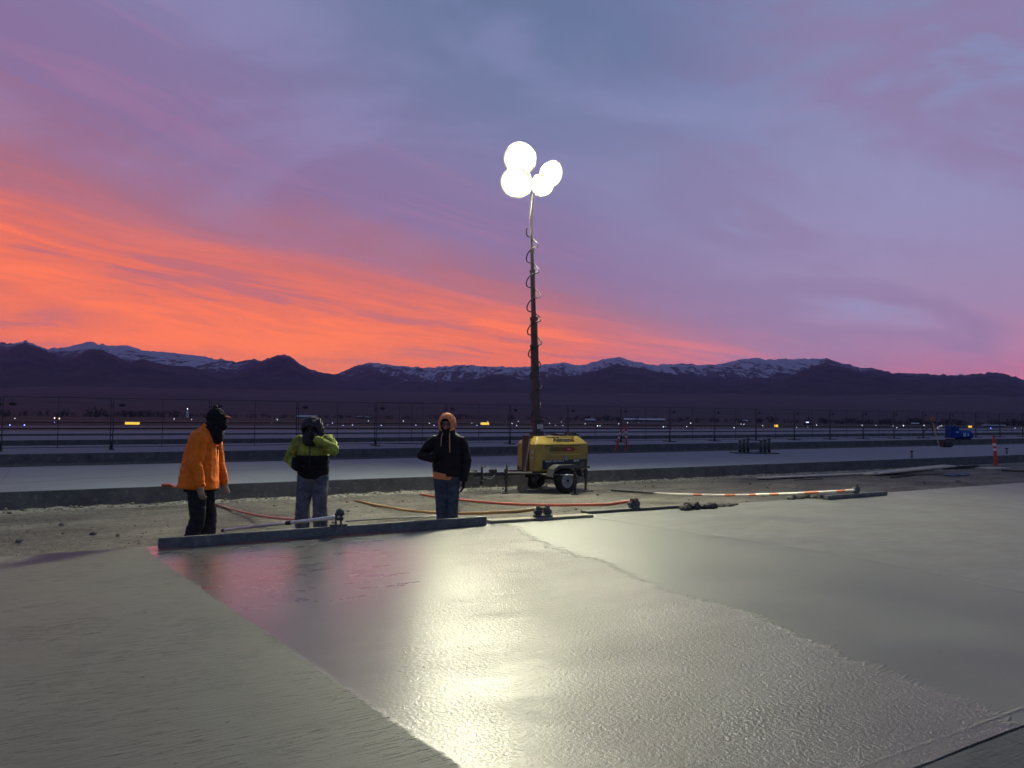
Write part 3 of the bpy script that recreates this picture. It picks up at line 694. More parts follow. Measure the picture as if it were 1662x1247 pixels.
sculpt('collar', b, orange_f, root, .01, 2, .004)
b = MB(); b.box(g('waist') + Vector((.095, -.205, -.14)), (.055, .02, .24), None, .008); b.build('jacket_vent', black_f, root)
b = MB(); b.box(g('chest') + Vector((.10, .165, -.06)), (.02, .012, .09), None, .004); b.build('chest_tab', black_f, root)
b = MB(); b.ball(hc + Vector((0, -.02, .02)), (.098, .118, .118), 20, 14); b.ball(hc + R @ Vector((0, .035, -.075)), (.078, .078, .07), 16, 10)
b.path([hc - Vector((0, .02, .05)), g('neck') + Vector((0, .02, .02)), g('neck') + Vector((0, .03, -.08))], [.10, .118, .118], 16)
# opening for eyes and nose is left by stopping the knit short of the face
sculpt('balaclava', b, black_f, root, .010, 3, .006, (12, 12, 18))
b = MB(); b.ball(hc + Vector((0, -.03, .155)), (.035, .035, .028), 12, 9); b.build('pompom', grey_f, root)
b = MB(); bt = R @ Vector((0, 1, 0)); b.path([hc + R @ Vector((0, .085, .035)), hc + R @ Vector((0, .15, .024))], [.012, .009], 12, wide=R @ Vector((1, 0, 0)), ratio=[5.5, 4.5]); b.build('cap_bill', fabric('rust cap cloth', (.30, .085, .04)), root)
b = MB(); b.ball(hc + R @ Vector((0, .108, -.02)), (.022, .02, .026), 10, 8); b.build('nose', skin, root)
for sd in 'LR':
    b = MB(); hand(b, g('wr' + sd) + Vector(P1['hd' + sd]).normalized() * -.01, P1['hd' + sd], P1['hn' + sd], 1 if sd == 'L' else -1, 1.14, P1['curl' + sd]); b.path([g('wr' + sd) - Vector(P1['hd' + sd]).normalized() * .05, g('wr' + sd) + Vector(P1['hd' + sd]).normalized() * .02], .042, 10)
    sculpt('glove', b, leather, root, .006, 2)

# ---- person 2: lime and black jacket, hood up, hand at his face
P2 = dict(hipL=(-.10, 0, .92), hipR=(.10, 0, .92), waist=(0, .0, 1.12), chest=(0, .02, 1.36), neck=(0, .05, 1.52), head=(0, .10, 1.62), look=(.05, .9, -.30),
          shR=(.20, .02, 1.44), elR=(.335, .02, 1.16), wrR=(.19, .17, 1.06), shL=(-.21, .03, 1.45), elL=(-.36, .20, 1.30), wrL=(-.13, .30, 1.44),
          hdR=(-.95, .30, -.1), hnR=(0, -1, 0), hdL=(.85, -.25, .5), hnL=(0, -1, .1), knR=(.13, .04, .50), anR=(.14, .0, .09), knL=(-.12, .04, .50), anL=(-.13, .02, .09), toeR=(.3, 1), toeL=(-.3, 1), curlR=.6, curlL=.7)
pos2 = at_y(506, 878, 10.9); pos2.z = FZ
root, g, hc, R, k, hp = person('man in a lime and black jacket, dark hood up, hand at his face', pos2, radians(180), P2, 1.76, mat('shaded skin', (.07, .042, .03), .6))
trousers(root, g, hp, k, denim, (.125, .098, .082), .012); boots(root, g, P2)
b = MB()
b.path([g('waist') + Vector((0, .0, -.23)), g('waist') + Vector((0, .0, -.16)), g('waist') + Vector((0, .01, 0)), g('chest') + Vector((0, -.01, -.06)), g('chest') + Vector((0, -.01, .10)), g('neck') + Vector((0, -.02, .0))], [.142, .158, .168, .165, .145, .085], 20, wide=(1, 0, 0), ratio=[1.38, 1.36, 1.33, 1.36, 1.45, 1.3], round_=False)
for sd in 'LR':
    e = g('el' + sd); w_ = g('wr' + sd); bs = MB()
    bs.path([g('sh' + sd) - Vector((0, 0, .02)), (g('sh' + sd) + e) / 2, e, w_ + (e - w_).normalized() * .0], [.088, .086, .080, .060], 14); sculpt('sleeve', bs, [lime_f, black_f], root, .011, 2, .012, (8, 8, 14), (lambda c_: 1 if (0 < c_.x < .26 and c_.z < 1.16) else 0))
def two(c_): return 0 if c_.z > 1.225 * k else 1
sculpt('jacket', b, [lime_f, black_f], root, .012, 3, .012, (7, 7, 11), two)
b = MB(); b.box(g('chest') + Vector((0, .178, -.14)), (.012, .01, .34), None, .003); b.build('zip', grey_f, root)
shell('hood', hc + Vector((0, -.015, .0)), R, (.152, .160, .148), lambda l: l.y > 0 and (l.x / .72) ** 2 + ((l.z + .22) / .66) ** 2 < 1, [grey_f], root, .014, .018, drop=lambda l, p: p + Vector((0, 0, -.05 if l.z < -.4 else 0)))
b = MB(); b.path([hc + Vector((0, .03, -.17)), hc + Vector((0, -.01, -.10))], [.115, .11], 16, wide=(1, 0, 0), ratio=1.1); sculpt('hood_collar', b, grey_f, root, .010, 2, .006)
b = MB(); b.ball(hc + Vector((0, -.01, .04)), (.096, .112, .082), 18, 12); b.build('beanie', black_f, root)
for sd in 'LR':
    b = MB(); hand(b, g('wr' + sd), P2['hd' + sd], P2['hn' + sd], 1 if sd == 'L' else -1, 1.12, P2['curl' + sd]); sculpt('glove', b, black_f, root, .006, 2)

# ---- person 3: black jacket, orange hood, arm bent, other arm down
P3 = dict(hipL=(-.09, 0, .92), hipR=(.09, 0, .92), waist=(-.01, .0, 1.12), chest=(-.01, .01, 1.36), neck=(0, .02, 1.53), head=(0, .05, 1.645), look=(.15, .95, -.06),
          shR=(.185, .01, 1.425), elR=(.365, -.01, 1.20), wrR=(.21, .17, 1.17), shL=(-.20, .0, 1.415), elL=(-.275, -.01, 1.13), wrL=(-.25, .05, .88),
          hdR=(-.8, .1, .45), hnR=(0, -1, 0), hdL=(.05, .12, -1), hnL=(.95, .1, 0), knR=(.065, .04, .50), anR=(.06, .0, .09), knL=(-.09, .03, .50), anL=(-.07, .02, .09), toeR=(.25, 1), toeL=(-.3, 1), curlR=.6, curlL=.4)
pos3 = at_y(724, 878, 10.9); pos3.z = FZ
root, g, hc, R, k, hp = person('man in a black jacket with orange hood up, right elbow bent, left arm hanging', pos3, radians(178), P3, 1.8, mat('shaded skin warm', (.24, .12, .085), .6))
trousers(root, g, hp, k, denim2, (.105, .076, .064), .006); boots(root, g, P3)
b = MB()
b.path([g('waist') + Vector((0, .0, -.20)), g('waist') + Vector((0, .0, -.08)), g('chest') + Vector((0, -.01, -.10)), g('chest') + Vector((0, -.01, .08)), g('neck') + Vector((0, -.02, .0))], [.152, .160, .160, .142, .080], 20, wide=(1, 0, 0), ratio=[1.34, 1.33, 1.36, 1.5, 1.35], round_=False)
for sd in 'LR':
    e = g('el' + sd); w_ = g('wr' + sd); bs = MB()
    bs.path([g('sh' + sd) - Vector((0, 0, .02)), (g('sh' + sd) + e) / 2, e, w_], [.082, .078, .070, .052], 14); sculpt('sleeve', bs, fabric('black shell jacket', (.012, .009, .011), .75, .3), root, .011, 2, .010, (8, 8, 14))
sculpt('jacket', b, fabric('black shell jacket', (.012, .009, .011), .75, .3), root, .012, 3, .010, (7, 7, 11))
b = MB(); b.path([g('waist') + Vector((.05, .03, -.245)), g('waist') + Vector((.04, .03, -.16))], [.118, .128], 18, wide=(1, 0, 0), ratio=1.3, round_=False); sculpt('shirt_hem', b, hood_or, root, .01, 2, .008, (12, 12, 8))
shell('hood', hc + Vector((0, -.01, .005)), R, (.118, .140, .148), lambda l: l.y > 0 and (l.x / .66) ** 2 + ((l.z + .08) / .66) ** 2 < 1, [hood_or], root, .020, .008)
b = MB(); b.path([hc + Vector((0, .02, -.165)), hc + Vector((0, -.02, -.11))], [.105, .10], 16, wide=(1, 0, 0), ratio=1.15); sculpt('hood_collar', b, black_f, root, .010, 2, .006)
b = MB(); b.ball(hc + Vector((0, -.02, .062)), (.090, .108, .068), 18, 12); b.build('beanie', black_f, root)
for sx, ln in ((.045, .16), (-.05, .24)):
    b = MB(); b.path([hc + Vector((sx, .12, -.12)), hc + Vector((sx * 1.2, .20, -.18)), hc + Vector((sx * 1.3, .20, -.14 - ln))], .0065, 8); b.build('drawstring', strap_m, root)
for sd in 'LR':
    b = MB(); hand(b, g('wr' + sd), P3['hd' + sd], P3['hn' + sd], 1 if sd == 'L' else -1, 1.14, P3['curl' + sd]); sculpt('glove', b, black_f, root, .006, 2)

# ------------------------------------------------------------------ light tower trailer (local x along the lane, y away from the camera)
TS, TT = 10.22, 15.17; TZ = -.352
tower = thing('light_tower', 'yellow towable light tower with raised mast and four lit floodlights', 'light tower', st_(TS, TT, TZ), LANE)
L0, L1, HW = -.73, .74, .40; zb, zs, zt = .49, 1.12, 1.29
def hood_body():
    bm = bmesh.new(); ins = .17
    pts = [(L0, -HW, zb), (L1, -HW, zb), (L1, HW, zb), (L0, HW, zb), (L0, -HW, zs), (L1, -HW, zs), (L1, HW, zs), (L0, HW, zs), (L0 + ins * .8, -HW + ins, zt), (L1 - ins, -HW + ins, zt), (L1 - ins, HW - ins, zt), (L0 + ins * .8, HW - ins, zt)]
    v = [bm.verts.new(p) for p in pts]
    for f in [(3, 2, 1, 0), (0, 1, 5, 4), (1, 2, 6, 5), (2, 3, 7, 6), (3, 0, 4, 7), (4, 5, 9, 8), (5, 6, 10, 9), (6, 7, 11, 10), (7, 4, 8, 11), (8, 9, 10, 11)]: bm.faces.new([v[i] for i in f])
    bmesh.ops.bevel(bm, geom=bm.edges[:], offset=.022, segments=3, affect='EDGES', profile=.6)
    me = bpy.data.meshes.new('housing'); bm.to_mesh(me); bm.free(); me.materials.append(yellow)
    for p in me.polygons: p.use_smooth = p.area < .02
    return link('housing', me, tower)
hb = hood_body()
mb = MB(); mb.box((L0 - .004, .02, .86), (.05, .26, .78)); mb.box((L0 + .05, .02, 1.275), (.16, .22, .05)); mb.build('mast_recess', black_steel, tower)
mb = MB(); mb.box((.02, -HW - .004, 1.075 - .0), (1.0, .012, .016)); mb.build('hood_seam', mat('dark seam', (.05, .035, .01), .7), hb)
mb = MB(); mb.box((.10, -HW - .004, .865), (.86, .010, .014)); mb.build('trim_strip', mat('pale yellow trim', (.62, .47, .12), .4), hb)
mb = MB()
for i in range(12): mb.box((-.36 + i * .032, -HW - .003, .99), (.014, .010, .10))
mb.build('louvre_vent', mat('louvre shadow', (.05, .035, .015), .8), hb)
mb = MB(); mb.box((.16, -HW - .003, .99), (.30, .008, .105)); mb.prism([(.31, -HW - .007, 1.043), (.31, -HW - .007, .937), (.39, -HW - .007, .99)], (0, .008, 0)); mb.box((.44, -HW - .004, .99), (.12, .008, .008)); mb.build('red_decal', mat('red decal', (.26, .02, .018), .5), hb)
mb = MB(); mb.box((.08, -HW - .002, .645), (1.26, .010, .21)); mb.build('black_decal', mat('black decal', (.02, .019, .02), .5), hb)
mb = MB(); mb.box((.115, -HW - .010, .785), (.085, .012, .11), None, .004); mb.build('latch', galv, hb)
mb = MB(); mb.box((L1 - .05, -HW - .008, .845), (.03, .014, .03), None, .004); mb.build('side_marker', mat('red reflector', (.4, .02, .02), .3), hb)
for z_, h_ in ((.93, .08), (.80, .05)): mb = MB(); mb.box((L0 - .006, -.25, z_), (.012, .10, h_)); mb.build('warning_placard', mat('worn sticker', (.3, .3, .26), .5), hb)
mb = MB(); mb.box((-.38, -HW - .003, .97), (.10, .008, .16)); mb.build('worn_sticker', mat('faded sticker', (.30, .27, .06), .6), hb)
def text(body, size, m, parent, loc, rot, name='lettering', ext=.003, sx=1.0, bold=.0):
    cu = bpy.data.curves.new(name, 'FONT'); cu.body = body; cu.size = size; cu.extrude = ext; cu.align_x = 'CENTER'; cu.align_y = 'CENTER'; cu.offset = bold
    o = bpy.data.objects.new('tmp', cu); COL.objects.link(o); me = evalmesh(o); bpy.data.objects.remove(o); me.name = name; me.materials.clear(); me.materials.append(m)
    o = link(name, me, parent, loc); o.rotation_euler = rot; o.scale = (sx, 1, 1); return o
white_l = mat('white lettering', (.5, .5, .48), .5); blk_l = mat('black lettering', (.02, .018, .01), .5)
sl = atan2(zt - zs, .17); 
_my = -HW + .085; _mz = (zs + zt) / 2
text('Allmand', .178, blk_l, hb, (.08, _my - .012, _mz + .006), (sl, 0, 0), 'brand_lettering', .004, 1.02, .004)
mb = MB(); mb.box((.05, _my + .055, _mz + .068), (.80, .012, .014), Matrix.Rotation(sl, 3, 'X')); mb.build('hinge_rail', mat('rail olive', (.10, .075, .02), .6), hb)
text('NIGHT-LITE PRO II', .060, white_l, hb, (-.22, -HW - .010, .718), (pi / 2, 0, 0), 'model_lettering', .002, 1.05, .001)
text('8kW', .078, white_l, hb, (.40, -HW - .010, .718), (pi / 2, 0, 0), 'power_lettering', .002, 1, .001)
text('780', .058, white_l, hb, (.18, -HW - .010, .99), (pi / 2, 0, 0), 'number_lettering', .002)
mb = MB()
for x_ in (-.40, .56):
    mb = MB()
    for i in range(4): mb.box((x_, -HW - .010, .665 - i * .028), (.14 - .03 * (i % 2), .003, .010))
    mb.build('small_print', mat('dim print', (.12, .12, .12), .6), hb)
mb = MB()
mb.box((.35, 0, 1.315), (.60, .34, .035), None, .006); mb.box((.02, -.05, 1.335), (.035, .05, .05)); mb.box((.30, -.10, 1.338), (.04, .05, .045)); mb.box((.56, .0, 1.345), (.10, .22, .05), None, .01)
mb.path([(-.30, -.16, 1.30), (-.30, -.16, 1.35), (-.05, -.16, 1.35), (-.05, -.16, 1.30)], .01, 8); mb.build('roof_fittings', black_steel, tower)
# chassis
mb = MB(); mb.box((0, -.30, .455), (1.52, .07, .07)); mb.box((0, .30, .455), (1.52, .07, .07)); mb.box((.74, 0, .455), (.06, .70, .08)); mb.box((-.74, 0, .455), (.06, .70, .08)); mb.box((.0, 0, .30), (.06, 1.16, .06)); mb.box((.2, 0, .34), (.5, .5, .16))
mb.box((L1 + .035, 0, .52), (.06, .78, .12)); mb.build('chassis', black_steel, tower)
mb = MB(); mb.box((-1.42, 0, .44), (1.36, .075, .075)); mb.path([(-.75, -.30, .455), (-1.35, -.03, .44)], .032, 8); mb.path([(-.75, .30, .455), (-1.35, .03, .44)], .032, 8); mb.box((-1.10, -.05, .505), (.5, .05, .03)); mb.box((-1.28, -.05, .535), (.03, .04, .09)); mb.box((-.98, -.05, .56), (.03, .03, .13)); mb.path([(-1.28, -.05, .58), (-1.30, -.05, .65)], .012, 8); mb.path([(-1.02, -.05, .58), (-.84, -.05, .58)], .012, 8)
mb.box((-1.62, 0, .51), (.16, .12, .07), None, .01); tg = mb.build('drawbar', black_steel, tower)
mb = MB(); mb.path([(-2.02, 0, .47), (-2.16, 0, .475), (-2.22, 0, .47)], [.035, .05, .045], 12, wide=(0, 1, 0), ratio=1.2); mb.box((-2.1, 0, .52), (.14, .03, .04)); mb.box((-2.0, 0, .45), (.14, .10, .09), None, .01); mb.build('coupler', galv if False else black_steel, tg)
mb = MB(); mb.path([(-1.95, -.09, .60), (-1.95, -.09, .26)], .026, 10); mb.cyl((-1.95, -.09, .32), (-1.95, -.09, .24), .045, 12); mb.path([(-1.95, -.09, .60), (-1.87, -.13, .62)], .009, 6); mb.build('jack', black_steel, tg)
mb = MB()
mb.path([(-1.92, -.02, .50), (-1.90, -.06, .38), (-1.72, -.07, .34), (-1.6, -.05, .42)], .008, 6); mb.build('safety_chain', galv, tg)
def outrigger(x, y, top, foot=True):
    mb = MB(); mb.box((x, y, (top + .30) / 2), (.055, .055, top - .30 + .0)); mb.box((x, y, .18), (.038, .038, .34)); 
    mb.cyl((x, y, .0), (x, y, .018), .085, 16); mb.path([(x, y, top), (x, y, top + .06), (x + .06, y - .03, top + .06)], .009, 6); return mb.build('outrigger', black_steel, tower)
outrigger(-1.33, -.10, .56); outrigger(-.05, -.98, .50); outrigger(L1 - .10, -.45, .52); outrigger(.2, .98, .50)
mb = MB(); mb.box((-.02, -.62, .42), (.05, .74, .045)); mb.path([(-.6, -.42, .44), (-.03, -.95, .43)], .012, 8); mb.build('stabiliser_arm', galv, tower)
mb = MB(); mb.box((.2, .64, .42), (.05, .7, .045)); mb.build('stabiliser_arm', galv, tower)
WX = -.07
for wy in (-.65, .65):
    w_ = thing('wheel', None, None); w_.parent = tower; w_.location = (WX, wy, .29); ax = (0, 1, 0)
    mb = MB(); mb.lathe((0, -.085, 0), ax, [(.165, .01), (.185, 0), (.25, .0), (.278, .022), (.288, .05), (.288, .12), (.278, .148), (.25, .17), (.185, .17), (.165, .16), (.165, .01)], 40)
    for a in range(40):
        th = 2 * pi * a / 40; mb.box((cos(th) * .2885, (-.03 if a % 2 else .03), sin(th) * .2885), (.012, .07, .022), Matrix.Rotation(-th, 3, 'Y'))
    mb.build('tyre', rubber, w_)
    sg = -1 if wy < 0 else 1
    mb = MB(); mb.lathe((0, 0, 0), (0, sg, 0), [(.172, .075), (.168, .06), (.150, .045), (.140, .010), (.115, .018), (.085, .038), (.05, .040), (.045, .060), (.025, .066), (0.001, .066)], 32)
    for a in range(8):
        th = 2 * pi * a / 8; mb.box((cos(th) * .125, sg * .030, sin(th) * .125), (.018, .03, .05), Matrix.Rotation(-th, 3, 'Y'))
    mb.build('rim', mat('pale rim', (.34, .35, .37), .45, .4, .5, 0, 1, .15), w_)
    mb = MB()
    for a in range(5): th = 2 * pi * a / 5 + .3; mb.cyl((cos(th) * .066, sg * .036, sin(th) * .066), (cos(th) * .066, sg * .055, sin(th) * .066), .011, 6)
    mb.cyl((0, sg * .055, 0), (0, sg * .085, 0), .030, 14); mb.build('hub', black_steel, w_)
    # fender
    mb = MB(); y0 = wy - .13; n = 0; pr = [(-.46, .40), (-.40, .57), (-.28, .65), (.20, .65), (.31, .60), (.42, .38)]
    out = [Vector((WX + x_, y0, z_)) for x_, z_ in pr]; inn = [Vector((WX + x_ * .95, y0, z_ - .022)) for x_, z_ in pr]
    for i in range(len(pr) - 1): mb.prism([out[i], out[i + 1], inn[i + 1], inn[i]], (0, .26, 0))
    mb.prism([Vector((WX - .40, y0 + (.003 if wy < 0 else .235), .57)), Vector((WX - .28, y0 + (.003 if wy < 0 else .235), .645)), Vector((WX + .20, y0 + (.003 if wy < 0 else .235), .645)), Vector((WX + .31, y0 + (.003 if wy < 0 else .235), .60)), Vector((WX + .25, y0 + (.003 if wy < 0 else .235), .575)), Vector((WX - .3, y0 + (.003 if wy < 0 else .235), .585))], (0, .02, 0))
    mb.build('fender', mat('worn grey fender', (.055, .055, .055), .5, 0, .5, .001, 20, .3), tower)
mb = MB(); mb.cyl((L1 - .02, -.42, .50), (L1 - .02, -.47, .50), .028, 12); mb.build('reflector', mat('clear reflector', (.7, .7, .68), .25), tower)
# mast: leans slightly
mast_base = Vector((-.44, .02, 1.27))
mast_pivot = link('mast', None, tower, mast_base)
inv = (Matrix.Translation(st_(TS, TT, TZ)) @ Matrix.Rotation(LANE, 4, 'Z')).inverted()
bw = (Matrix.Translation(st_(TS, TT, TZ)) @ Matrix.Rotation(LANE, 4, 'Z')) @ mast_base
topw = at_y(862.0, 352, bw.y)
ml = inv @ topw - mast_base; mdir = ml.normalized(); MLEN = ml.length
mast_pivot.rotation_euler = Vector((0, 0, 1)).rotation_difference(mdir).to_euler()
grey_mast = mat('mast paint', (.055, .045, .043), .5, .2, .5, .0005, 30, .3)
# distance along mast of a pixel row
def mrow(py): return ((at_y(868, py, bw.y).z - bw.z) / (topw.z - bw.z)) * MLEN
secs = [(690, 560, .140), (640, 515, .118), (560, 438, .086), (500, 405, .062), (420, 352, .044)]
for i, (a, b_, w_) in enumerate(secs):
    mb = MB(); za, zb_ = (mrow(a) if i else -.15), mrow(b_); mb.box((0, 0, (za + zb_) / 2), (w_, w_, zb_ - za), None, .006)
    mb.box((0, 0, zb_ - .03), (w_ + .012, w_ + .012, .06)); mb.build('mast_section', grey_mast, mast_pivot)
mb = MB(); mb.box((0, 0, .02), (.26, .24, .22), None, .01); mb.build('mast_bracket', black_steel, mast_pivot)
mb = MB(); mb.box((-.0, -.095, .24), (.075, .012, .11)); mb.box((.09, -.095, .24), (.075, .012, .11)); mb.build('mast_plate', mat('pale plate', (.38, .36, .36), .5), mast_pivot)
mb = MB(); mb.box((.03, 0, .36), (.24, .21, .07), None, .01); mb.cyl((.16, -.05, .33), (.16, -.05, .42), .03, 10); mb.build('winch', black_steel, mast_pivot)
mb = MB(); zk = mrow(516); mb.cyl((.085, -.02, zk - .05), (.085, -.02, zk + .03), .018, 10); mb.build('sheave', black_steel, mast_pivot); mb = MB(); zk = mrow(562); mb.cyl((-.09, -.03, zk - .1), (-.09, -.03, zk + .08), .022, 10); mb.build('sheave', black_steel, mast_pivot)
# stay cable down the mast side and the coiled lamp cable
mb = MB(); mb.path([(.10, -.02, .4), (.09, -.02, mrow(516))], .004, 6); mb.build('stay_cable', black_steel, mast_pivot)
mb = MB(); pts = []; z0, z1 = .36, mrow(372); zc = z0
import itertools
ph = 0.0; zlist = []
turn_rows = [(690, 24), (600, 38), (520, 40), (440, 43), (400, 46), (372, 46)]
z = z0
while z < z1:
    row = 690 - (690 - 372) * (z - z0) / (z1 - z0); period = itp([(372, .64), (440, .60), (520, .56), (600, .52), (690, .40)], row)
    rad = itp([(372, .13), (440, .15), (560, .165), (620, .13), (690, .11)], row)
    ph += 2 * pi * .03 / period; z += .03; sag = .03 * sin(ph * 2)
    pts.append((cos(ph) * rad * (1 + .15 * noise.noise(Vector((z, 0, 0)))), sin(ph) * rad - .01, z + sag))
mb.path(pts, .015, 7); mb.build('coiled_cable', mat('cable rubber', (.02, .018, .02), .5), mast_pivot)
# lamp heads
lens_m = bpy.data.materials.new('lit lamp lens'); lens_m.use_nodes = True; N = NT(lens_m.node_tree); N.n.clear()
em = N.node('ShaderNodeEmission'); em.inputs[0].default_value = (.97, 1.0, .66, 1); 
x_, y_, z_ = N.sep(N.node('ShaderNodeAttribute', attribute_name='glare_falloff').outputs['Vector'])   # 0 mid lens, 1 at rim; emission fades and warms outward as painted glare
N.put(em.inputs[1], N.mul(N.m('POWER', 2.718, N.mul(x_, -9.7)), LAMP_POWER)); N.put(em.inputs[0], N.mix(N.step(x_, .5, .95), (1, .985, .70), (1, .90, .50)))
out_ = N.node('ShaderNodeOutputMaterial'); N.l.new(em.outputs[0], out_.inputs[0])
TM = Matrix.Translation(st_(TS, TT, TZ)) @ Matrix.Rotation(LANE, 4, 'Z')
TMi = TM.inverted(); dirs = []
heads = [(844, 259, .38, .40, -.15), (838, 297, .39, .36, -.7), (882, 301, .30, .27, 1.2), (897, 283, .33, .31, 2.0)]  # lens radii enlarged to take in the glow around the lamps
mb = MB(); crossz = inv @ at_y(866, 330, bw.y)
pts = [TMi @ at_y(h_[0] , h_[1], bw.y + .22) for h_ in heads]
mtop = TMi @ topw; mb.path([mtop, TMi @ at_y(866, 296, bw.y + .12)], .032, 10)
hub_ = TMi @ at_y(866, 298, bw.y + .14)
for p_ in pts: mb.path([hub_, p_], .024, 8)
mb.build('lamp_crossbar', grey_mast, tower)
for (px, py, rx, ry, yaw) in heads:
    cpos = at_y(px, py, bw.y); aim = Vector((yaw * 6 - cpos.x * .0, -cpos.y + 6.5, -7.2)); aim.normalize()
    xq = Vector((0, 0, 1)).cross(aim).normalized(); yq = aim.cross(xq)     # local frame of head: -z towards target
    R3 = Matrix((xq, yq, aim)).transposed().to_4x4(); M4 = TMi @ Matrix.Translation(cpos) @ R3
    hd = link('floodlight', None, tower); hd.location = M4.to_translation(); hd.rotation_euler = M4.to_euler()
    n = 48; prof = [(1.0, 0.0), (1.03, -.02), (.98, -.10), (.72, -.22), (.40, -.30), (.12, -.33), (.001, -.33)]
    mb = MB(); vs = [(cos(2 * pi * k_ / n) * rx * r_, sin(2 * pi * k_ / n) * ry * r_, h_ * .9) for r_, h_ in prof for k_ in range(n)]
    mb._add(vs, [(i * n + k_, i * n + (k_ + 1) % n, (i + 1) * n + (k_ + 1) % n, (i + 1) * n + k_) for i in range(len(prof) - 1) for k_ in range(n)], True); mb.build('reflector_shell', galv, hd)
    NR = 14; mb = MB(); vs = [(0, 0, .06)] + [(cos(2 * pi * k_ / n) * rx * .99 * j / NR, sin(2 * pi * k_ / n) * ry * .99 * j / NR, .06 - .054 * (j / NR) ** 2) for j in range(1, NR + 1) for k_ in range(n)]
    fs = [(0, 1 + k_, 1 + (k_ + 1) % n) for k_ in range(n)]
    for j in range(NR - 1): fs += [(1 + j * n + k_, 1 + (j + 1) * n + k_, 1 + (j + 1) * n + (k_ + 1) % n, 1 + j * n + (k_ + 1) % n) for k_ in range(n)]
    mb._add(vs, fs, True); le = mb.build('lens', lens_m, hd); at_ = le.data.attributes.new('glare_falloff', 'FLOAT_VECTOR', 'POINT')
    at_.data.foreach_set('vector', [c_ for v in le.data.vertices for c_ in (((v.co.x / rx) ** 2 + (v.co.y / ry) ** 2), 0.0, 0.0)])

# shovel leaning on the tower
p0 = at_y(845, 800, 17.2); p0 = on_z(846, 800, -.35); p1 = at_y(860, 714, 17.55)
sh = thing('shovel', 'long wooden handled shovel leaning against the front of the yellow light tower', 'shovel')
d_ = (p1 - p0).normalized(); mb = MB(); mb.path([p0 + d_ * .34, p1], .0165, 10); mb.build('handle', mat('pale ash handle', (.30, .22, .15), .6, 0, .4, 0, 1, .2), sh)
xd = Vector((1, 0, 0)); yd = d_.cross(xd).normalized(); mb = MB()
mb.prism([p0 + d_ * .36 + xd * .10, p0 + d_ * .36 - xd * .10, p0 + d_ * .10 - xd * .11, p0 - d_ * .02 - xd * .03, p0 - d_ * .02 + xd * .03, p0 + d_ * .10 + xd * .11], yd * .006); mb.path([p0 + d_ * .28, p0 + d_ * .52], [.022, .02], 10); mb.build('blade', mat('earthy shovel steel', (.15, .13, .105), .6, .4, .5, .001, 30, .3), sh)

# ------------------------------------------------------------------ concrete tools on the far edge of the fresh slab
def R_from(dx):
    a = Vector(dx).normalized(); c_ = Vector((0, 0, 1)); b_ = c_.cross(a).normalized(); c_ = a.cross(b_); return Matrix((a, b_, c_)).transposed()
# 1 straightedge
pa = on_z(257, 892, .002); pb = on_z(790, 853, .002); dd = (pb - pa); ln = dd.length; dd.normalize(); Rm = R_from(dd); perp = Rm @ Vector((0, 1, 0))
se = thing('straightedge', 'long grey metal concrete straightedge lying along the slab edge in front of the men', 'straightedge')
mid = (pa + pb) / 2 + perp * .028
mb = MB(); mb.box(mid + Vector((0, 0, .058)), (ln, .056, .112), Rm, .006); mb.build('blade', alu, se)
mb = MB(); mb.box(mid + Vector((0, -.031, .030)) , (ln * .99, .004, .012), Rm); 
br = at_y(553, 851, 9.0); br = pa + dd * ((br - pa).dot(dd)) + perp * .03; 
mb = MB(); mb.box(br + Vector((0, 0, .125)), (.20, .07, .022), Rm, .004)
for q_ in (-.03, .03): mb.box(br + dd * q_ + Vector((0, 0, .20)), (.012, .05, .14), Rm)
mb.cyl(br + Vector((-.02, 0, .20)), br + Vector((.06, 0, .20)), .022, 12); mb.ball(br + Vector((.015, 0, .275)), (.045, .03, .045), 12, 9); mb.cyl(br + Vector((.05, 0, .24)), br + Vector((.05, 0, .30)), .02, 10); mb.build('bracket', mat('cement crusted steel', (.10, .10, .095), .8, .2, .3, .006, 40, .5), se)
def pole(name, lab, pts, r, m, tip=None, parent=None, n=10):
    mb = MB(); mb.path(pts, r, n)
    return mb.build(name, m, parent) if parent else tag(mb.build(name, m), lab, 'pole')
he = at_y(363, 861, 9.8); hs = br + Vector((.0, .0, .22)); mb = MB()
mp = hs + (he - hs) * .50
mb.path([hs, mp + Vector((0, 0, -.0)), he], [.024, .019, .017], 10); hdl = mb.build('handle', mat('bare aluminium pole', (.62, .60, .57), .35, .6), se)
mb = MB(); mb.path([hs + (he - hs) * .40, hs + (he - hs) * .43], .028, 10); mb.build('ferrule', black_steel, hdl); mb = MB(); mb.path([he + (hs - he) * -.01, he], .024, 8); mb.build('end_cap', black_steel, hdl)
dq = (he - hs).normalized()
pole('pole', 'thin dull grey pole on the dirt behind the straightedge between two pairs of legs', [on_z(562, 846, -.30), on_z(640, 841, -.32), on_z(722, 838, -.33)], .013, mat('dull pole', (.13, .13, .14), .5, .5))
def sampled(a, b, c_, n=14):
    return [a * (1 - t) ** 2 + b * 2 * t * (1 - t) + c_ * t * t for t in [i / n for i in range(n + 1)]]
salmon = mat('salmon painted pole', (.50, .17, .12), .5, 0, .5, 0, 1, .15); yel_p = mat('ochre fibreglass pole', (.46, .27, .08), .45, 0, .5, 0, 1, .15); red_p = mat('red fibreglass pole', (.50, .095, .045), .45, 0, .5, 0, 1, .15)
a_ = on_z(351, 819, -.33); c_ = at_y(540, 842, 10.2); b_ = on_z(440, 850, -.33)
pole('pole', 'salmon pink pole curving over the dirt between the orange jacket man and lime jacket man', sampled(a_, b_, c_), .020, salmon)
